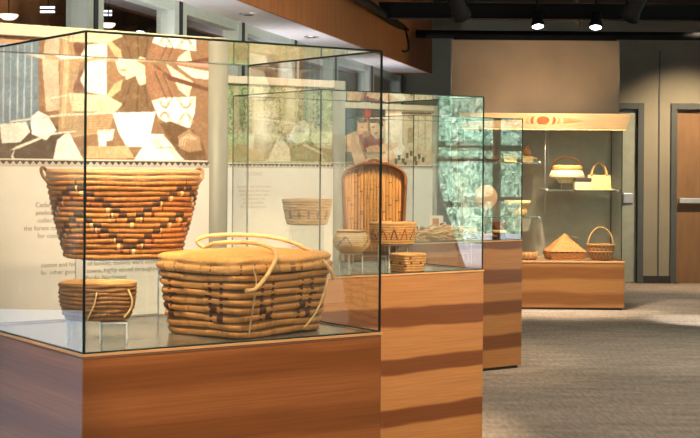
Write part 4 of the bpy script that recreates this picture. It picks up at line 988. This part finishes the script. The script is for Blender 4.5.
riser(wx(568), SY, 1.181, .12, .10, .066, 0, 'small clear acrylic block under the flared basket in the far case')
t = thing('covered_box_basket', 'small pale box basket with a charcoal lid on the right upper shelf', 'basket', (wx(579.5)+.01,SY-.20,1.181), 0)
mb = MB()
for i in range(6):
    for j in range(10): 
        x0 = -.08+.016*j; mb.box(x0,-.05,.0135*i,x0+.0158,.05,.0135*i+.0132,0,jit((.85,.68,.45) if (i+j) % 2 else (.72,.52,.3), .08, rr))
mb.build('basket_body', M['weave'], t); MB().box(-.083,-.053,.082,.083,.053,.122).build('lid', M['lid_dark'], t, .006)
t = thing('handbag_basket', 'straw handbag basket with two looped handles on the right upper shelf', 'basket', (wx(600),SY-.02,1.182), 0)
mb = MB(); nn = 14
for i in range(10):
    f = i/10; hw = .118*(1-.06*f); hd = .04*(1-.45*f)
    for j in range(nn):
        x0 = -hw+2*hw*j/nn; x1 = x0+2*hw/nn*.97; q = .0018 if (i+j) % 2 else 0
        mb.box(x0,-hd-q,.015*i,x1,hd+q,.015*i+.0145,0,jit((.80,.56,.26), .12, rr))
mb.build('bag_body', M['weave'], t)
for y in (-.022, .022): MB().tube(smooth([(-.075,y,.14),(-.072,y,.175),(-.055,y*.8,.225),(-.02,y*.6,.262),(.02,y*.6,.262),(.055,y*.8,.225),(.072,y,.175),(.075,y,.14)], 4), .0095, 7, 0, (.55,.33,.12)).build('handle', M['weave'], t)
mb = MB(); mb.lathe([(.001,0),(.09,0),(.092,.006),(.085,.010),(.001,.010)], 24, 0, 1.2, .35)
tag(mb.build('straw_mat', M['gold'], None, 0, (wx(604),SY-.13,1.181)), 'flat pale straw piece lying in front of the handbag basket', 'mat')
# deck of the far case
t = thing('pyramid_basket', 'pyramid-shaped woven cedar basket on the deck of the far case', 'basket', (wx(565,14.10),14.10,FB+.001), math.radians(8))
def sq_ring(hx, hy, n=14):
    o = []
    for (a, b) in (((-hx,-hy),(hx,-hy)), ((hx,-hy),(hx,hy)), ((hx,hy),(-hx,hy)), ((-hx,hy),(-hx,-hy))):
        for k in range(n): f = k/n; o.append((a[0]+(b[0]-a[0])*f, a[1]+(b[1]-a[1])*f))
    return o
def woven_frustum(name, levels, parent, a, b, n=14, mat='weave'):
    mb = MB(); R = [[(x, y, z) for x, y in sq_ring(hx, hy, n)] for hx, hy, z in levels]; m = 4*n
    for r_ in R: mb.v += r_
    for i in range(len(R)-1):
        for j in range(m):
            mb.f.append((i*m+j, i*m+(j+1) % m, (i+1)*m+(j+1) % m, (i+1)*m+j)); mb.m.append(0); mb.sm.append(False); mb.c.append(jit(a if (i+j) % 2 else b, .15, rr))
    return mb.build(name, M[mat], parent)
woven_frustum('basket_body', [(.165,.12,0)]+[(.17+.006*k,.125+.004*k,.012+.014*k) for k in range(5)], t, (.56,.25,.075), (.44,.18,.05))
woven_frustum('pyramid_lid', [(.188-.0155*k if k < 12 else .004, .14-.0115*k if k < 12 else .003, .078+.0148*k) for k in range(13)], t, (.60,.29,.09), (.48,.21,.06))
MB().tube(smooth([(.01,-.01,.245),(.06,-.03,.225),(.13,-.04,.215)], 5), .003, 5, 0, (.7,.5,.25)).build('tie', M['weave'], t)
for s, lab in ((-1, 'left'), (1, 'right')): MB().tube(smooth([(s*.18,-.05,.05),(s*.195,-.05,.075),(s*.192,-.05,.09),(s*.175,-.05,.085)], 4), .007, 6, 0, (.6,.36,.14)).build('ear_loop', M['weave'], t)
t = thing('handled_basket', 'round brown wicker basket with tall hoop handle on the far case deck', 'basket', (wx(601,13.98)+.006,13.99,FB+.001), 0)
mb = MB(); checker(mb, [(.001,0),(.085,.0),(.10,.012),(.122,.045),(.134,.085),(.138,.12),(.132,.15),(.122,.148),(.124,.11),(.09,.02),(.001,.015)], 40, (.28,.13,.045), (.42,.22,.08), 1, .8); mb.build('basket_body', M['weave'], t)
mb = MB(); mb.tube([(.138*math.cos(2*PI*k/32),.11*math.sin(2*PI*k/32),.15) for k in range(33)], .010, 7, 0, (.50,.28,.10)); mb.tube([(.132*math.cos(2*PI*k/32),.106*math.sin(2*PI*k/32),.085) for k in range(33)], .007, 6, 0, (.50,.28,.10)); mb.build('rim', M['weave'], t)
MB().tube(smooth([(-.125,0,.10),(-.125,0,.17),(-.105,0,.245),(-.05,0,.31),(.01,0,.325),(.065,0,.295),(.105,0,.235),(.12,0,.16),(.122,0,.1)], 5), .009, 7, 0, (.62,.38,.15)).build('handle', M['weave'], t)
p = (wx(528,13.98), 13.98, FB+.001); mb = MB(); checker(mb, [(.001,0),(.085,0),(.10,.02),(.105,.075),(.098,.075),(.085,.01)], 30, (.62,.32,.12), (.5,.25,.09)); tag(mb.build('shallow_basket', M['weave'], None, 0, p), 'low round brown basket on the far case deck, half hidden by the third case', 'basket')
# left shelves
p = (wx(493), SY, 1.456); t = thing('dish_basket', 'shallow brown dish basket at the left on the upper left shelf of the far case', 'basket', p, 0)
mb = MB(); checker(mb, [(.001,0),(.05,0),(.075,.03),(.085,.055),(.078,.055),(.045,.01)], 30, (.35,.14,.05), (.45,.2,.08)); mb.build('dish', M['weave'], t)
mb = MB(); mb.tube([(0,0,.01),(-.005,0,.14),(.01,0,.23)], [.018,.026,.02], 8, 0, (.55,.32,.2)); mb.build('carved_stem', M['weave'], t)
t = thing('box_basket', 'small bright yellow straw box on the upper left shelf of the far case', 'basket', (wx(510), SY-.04, 1.456), .1)
woven_frustum('basket_body', [(.062+.001*k,.045,.012*k) for k in range(6)], t, (.86,.62,.26), (.74,.48,.17), 8); MB().box(-.069,-.05,.061,.069,.05,.082).build('lid', M['gold'], t, .004)
t = thing('bird_basket', 'small straw basket with a bird-like knob on top, right end of the upper left shelf', 'basket', (wx(527.5), SY-.02, 1.456), 0)
woven_frustum('basket_body', [(.055+.001*k,.045,.012*k) for k in range(6)], t, (.84,.6,.26), (.72,.46,.17), 8)
mb = MB(); mb.lathe([(.001,.06),(.03,.062),(.04,.08),(.042,.10),(.03,.125),(.001,.13)], 18, 0, 1, .8); mb.tube(smooth([(.0,0,.11),(-.012,0,.135),(.006,0,.16),(.03,0,.152)], 4), [.02]*6+[.016]*4+[.008]*3, 8); mb.c = [(.50,.22,.07)]*len(mb.f); mb.build('knob', M['weave'], t)
mb = MB().tube([(0,0,.03),(.06,-.02,.035),(.10,-.02,.032)], .012, 6, 0, (.8,.55,.25)); mb.build('loop', M['weave'], t)
for (px, z, r_, hh, lab) in ((518, .906, .085, .07, 'golden lidded basket on the lower left shelf, topped by a flat tray'),):
    t = thing('lidded_round_basket', lab, 'basket', (wx(px), SY-.05, z), 0)
    mb = MB(); checker(mb, [(.001,0),(.075,0),(.09,.03),(.10,.065),(.09,.085),(.07,.09)], 30, (.8,.55,.22), (.66,.4,.14)); mb.build('basket_body', M['weave'], t)
    mb = MB(); checker(mb, [(.07,.091),(.12,.125),(.135,.145),(.13,.162),(.001,.165)], 30, (.85,.62,.3), (.75,.5,.2)); mb.build('flat_lid', M['weave'], t)

# ------------------------------------------------------------------ exhibit panels with photo murals
PW = .92
PR = {1: (-.551,5.32), 2: (-.113,7.911), 3: (.627,10.97)}
plabs = {1: 'nearest exhibit panel, sepia photo mural of a weaver among white conical baskets', 2: 'middle exhibit panel with a sunlit forest photo mural', 3: 'far exhibit panel, photo mural of people in red at work'}
def lettering(s, size, x, z, parent, y=-.0335, al='LEFT', mat='ink'):
    cu = bpy.data.curves.new('lettering', 'FONT'); cu.body = s; cu.size = size; cu.align_x = al; cu.space_line = 1.15
    ob = bpy.data.objects.new('tmp', cu); C.objects.link(ob)
    me = bpy.data.meshes.new_from_object(ob.evaluated_get(bpy.context.evaluated_depsgraph_get()))
    bpy.data.objects.remove(ob); me.materials.clear(); me.materials.append(M[mat])
    me.transform(Matrix.Translation((x,y,z)) @ Matrix.Rotation(PI/2, 4, 'X'))
    o = bpy.data.objects.new('lettering', me); C.objects.link(o); o.parent = parent; return o
for k in (1, 2, 3):
    R = Vector((*PR[k], 0)); L0 = R - E1*PW
    t = thing('exhibit_panel', plabs[k], 'exhibit panel', tuple(L0), ROT, 'exhibit panels by the glazed wall')
    MB().box(0,-.02,1.40,PW,.02,1.83).build('mural_board', M['board'], t)
    im = paint(MURALS[k], 380, 176, k, ('print', 'forest', 'far')[k-1])
    photo('photo_mural', im, PW, .425, 1.405, -.0206, t, M['mural_photo'])
    tb = MB().box(0,-.033,.12,PW,.02,1.378).build('text_board', M['board'], t)
    s = MB().box(0,-.034,1.379,PW,.02,1.399); ps = s.build('pattern_strip', M['strip'], t)
    mb = MB(); n_ = 38
    for j in range(n_):
        x0 = PW*j/n_; w_ = PW/n_; mb.quad([(x0,-.0345,1.3975),(x0+w_,-.0345,1.3975),(x0+w_*.5,-.0345,1.384)])
    mb.quad([(0,-.0345,1.3965),(PW,-.0345,1.3965),(PW,-.0345,1.3985),(0,-.0345,1.3985)]); mb.build('triangle_border', M['strip_dark'], ps)
    MB().box(-.005,-.035,1.83,PW+.005,.025,1.872).build('top_rail', M['rail'], t, .003)
    for x in ((PW+.045,) if k < 3 else (PW+.03,)):
        MB().lathe([(.001,0),(.047 if k < 3 else .035,0),(.047 if k < 3 else .035,1.872),(.001,1.873)], 24, c=(x,0,0)).build('post', M['post'], t)
    MB().box(.02,-.1,0,PW-.02,.1,.02).build('foot', M['greyrod'], t); 
    for x in (.1, PW-.13): MB().box(x,-.015,.02,x+.03,.015,.12).build('leg', M['greyrod'], t)
    zz = lambda tt: 1.405+.425*tt
    if k == 1:
        lettering('Cedar roots\npeeled, then\ncollected in\nthe forest to use\nfor cooking', .0235, .345, zz(-.40), tb, al='RIGHT')
        lettering('Baskets were\nspecifically traded\ncotton and history of families, baskets were exchanged\nfor other goods in towns, highly valued throughout the\nPacific Northwest', .0225, .50, zz(-.775), tb, al='CENTER')
    if k == 2:
        lettering('LEGEND', .030, .40, 1.335, tb, mat='ink_red', al='CENTER')
        lettering('from the roots of the trees\nof the forest, the baskets\nof the coast were made\nand used every day\nby all the families\nfor berries and water', .019, .40, 1.27, tb, mat='ink_red', al='CENTER')

# ------------------------------------------------------------------ light
def spot(name, loc, target, power, col, size, blend=.5, rad=.05):
    l = bpy.data.lights.new(name, 'SPOT'); l.energy = power*2.2; l.color = col; l.spot_size = math.radians(size); l.spot_blend = blend; l.shadow_soft_size = rad
    o = bpy.data.objects.new(name, l); C.objects.link(o); o.location = loc
    o.rotation_euler = (Vector(target)-Vector(loc)).to_track_quat('-Z', 'Y').to_euler(); return o
WARM = (1,.74,.44)
spot('case_spot_light', (-.70,2.95,3.3), (-.30,4.15,1.0), 180, WARM, 34)
spot('case_spot_light', (.15,3.1,3.3), (-.70,4.3,1.22), 75, WARM, 30)
spot('mural_spot_light', (-.35,3.5,3.35), (-.85,5.15,1.6), 165, (1,.8,.55), 36, .7)
spot('case_spot_light', (.95,5.3,3.3), (.2,6.8,1.05), 185, WARM, 34)
spot('mural_spot_light', (-.1,6.0,3.35), (-.45,7.65,1.5), 115, (1,.86,.66), 38, .7)
spot('case_spot_light', (1.4,8.0,3.3), (.95,9.7,1.0), 70, WARM, 30)
spot('mural_spot_light', (.5,9.0,3.35), (.25,10.7,1.5), 75, (1,.84,.62), 38, .7)
spot('far_case_spot_light', (2.31,13.19,2.66), (2.32,14.0,1.0), 95, (1,.81,.58), 74, .7)
spot('far_case_spot_light', (1.765,13.19,2.66), (1.6,14.0,1.0), 95, (1,.81,.58), 78, .7)
spot('plinth_spot_light', (2.4,10.6,3.3), (1.9,13.8,.25), 34, WARM, 34, .8)
spot('plinth_spot_light', (2.2,4.0,3.3), (.35,6.3,.4), 80, WARM, 30, .8)
spot('plinth_spot_light', (1.9,6.6,3.3), (1.0,9.5,.4), 75, WARM, 26, .8)
spot('plinth_spot_light', (1.3,1.6,3.2), (-.25,3.8,.6), 30, WARM, 34, .8)
spot('fascia_fill_light', (1.95,12.2,2.9), (1.95,13.75,1.86), 22, (1,.82,.6), 50, .9)  # unseen lamp added to brighten the fascia
spot('door_spot_light', (4.3,15.6,3.3), (4.0,17.1,1.0), 130, WARM, 70, .9)  # lamp added out of view to lift the doors and back wall
spot('floor_spot_light', (4.6,12.0,3.3), (3.35,12.9,0), 330, (1,.9,.75), 18, .6, .02)  # lamp added in place of sunlight for the bright floor patch
spot('floor_spot_light', (2.6,9.6,3.3), (2.4,10.6,0), 60, (1,.86,.66), 50, .9)
spot('floor_spot_light', (4.0,15.0,3.3), (3.4,15.9,0), 60, (1,.88,.7), 60, .9)
spot('partition_fill_light', (1.9,12.4,2.3), (1.95,14.5,2.3), 9, (1,.85,.65), 60, .9)  # mid-air fill with no fixture, added to light the partition
for Y in (5.9, 8.7, 11.6, 14.6):
    q = onwall(3.22, Y, 1.55); spot('soffit_fill_light', q, onwall(3.2, Y+.3, 2.6), 8, (.93,.93,1), 150, .9, .03)  # hidden lamps added behind the panels, in place of bounced light
spot('soffit_face_fill', (2.2,7.0,2.2), onwall(2.96, 9.5, 2.9), 95, (1,.85,.65), 70, .9)  # added fill for the cedar face, no fixture there
def area(name, loc, rot, sx, sy, power, col):
    l = bpy.data.lights.new(name, 'AREA'); l.shape = 'RECTANGLE'; l.size = sx; l.size_y = sy; l.energy = power; l.color = col
    o = bpy.data.objects.new(name, l); C.objects.link(o); o.location = loc; o.rotation_euler = rot; return o
area('ceiling_ambient_light', (2.9,5.0,3.36), (0,0,0), 3.5, 10, 125, (1,.88,.72))
area('annex_fill_light', (-3.4,11,3.3), (0,0,0), 1.0, 10, 170, (1,.75,.5))  # unseen fill added to bring out the dark panelling
area('daylight_fill_left', (-2.6,.4,1.2), (PI/2,0,-PI/2+.45), 1.6, 1.6, 45, (.72,.86,1))  # hidden panel lamp added in place of daylight from a left window
area('sheet_back_light', onwall(D+.9, 4.4, .36), (PI/2,0,-PI/2+.235), 4.0, .5, 42, (.74,.87,1))  # unseen lamp added behind the sheets to light them through
sun = bpy.data.lights.new('sun', 'SUN'); sun.energy = 12; sun.angle = .01; sun.color = (1,.97,.9)
so = bpy.data.objects.new('sun', sun); C.objects.link(so); so.rotation_euler = Vector((.62,.12,-.78)).to_track_quat('-Z', 'Y').to_euler(); so.location = (0,0,12)
w = bpy.data.worlds.new('sky'); bpy.context.scene.world = w; w.use_nodes = True
bg = w.node_tree.nodes.get('Background') or w.node_tree.nodes.new('ShaderNodeBackground')
bg.inputs['Color'].default_value = (.62,.78,1,1); bg.inputs['Strength'].default_value = 1.7

# ------------------------------------------------------------------ camera
cam = bpy.data.cameras.new('camera'); co = bpy.data.objects.new('camera', cam); C.objects.link(co)
co.location = (0,0,1.381); co.rotation_euler = (Matrix.Rotation(PI/2, 3, 'X') @ Matrix.Rotation(.008, 3, 'Z')).to_euler(); cam.sensor_width = 36; cam.lens = 72; cam.shift_y = -51/700; cam.clip_end = 200
sc = bpy.context.scene; sc.camera = co
sc.cycles.transparent_max_bounces = 40; sc.cycles.max_bounces = 8
sc.cycles.use_denoising = True
sc.view_settings.view_transform = 'Standard'; sc.view_settings.exposure = 1.0
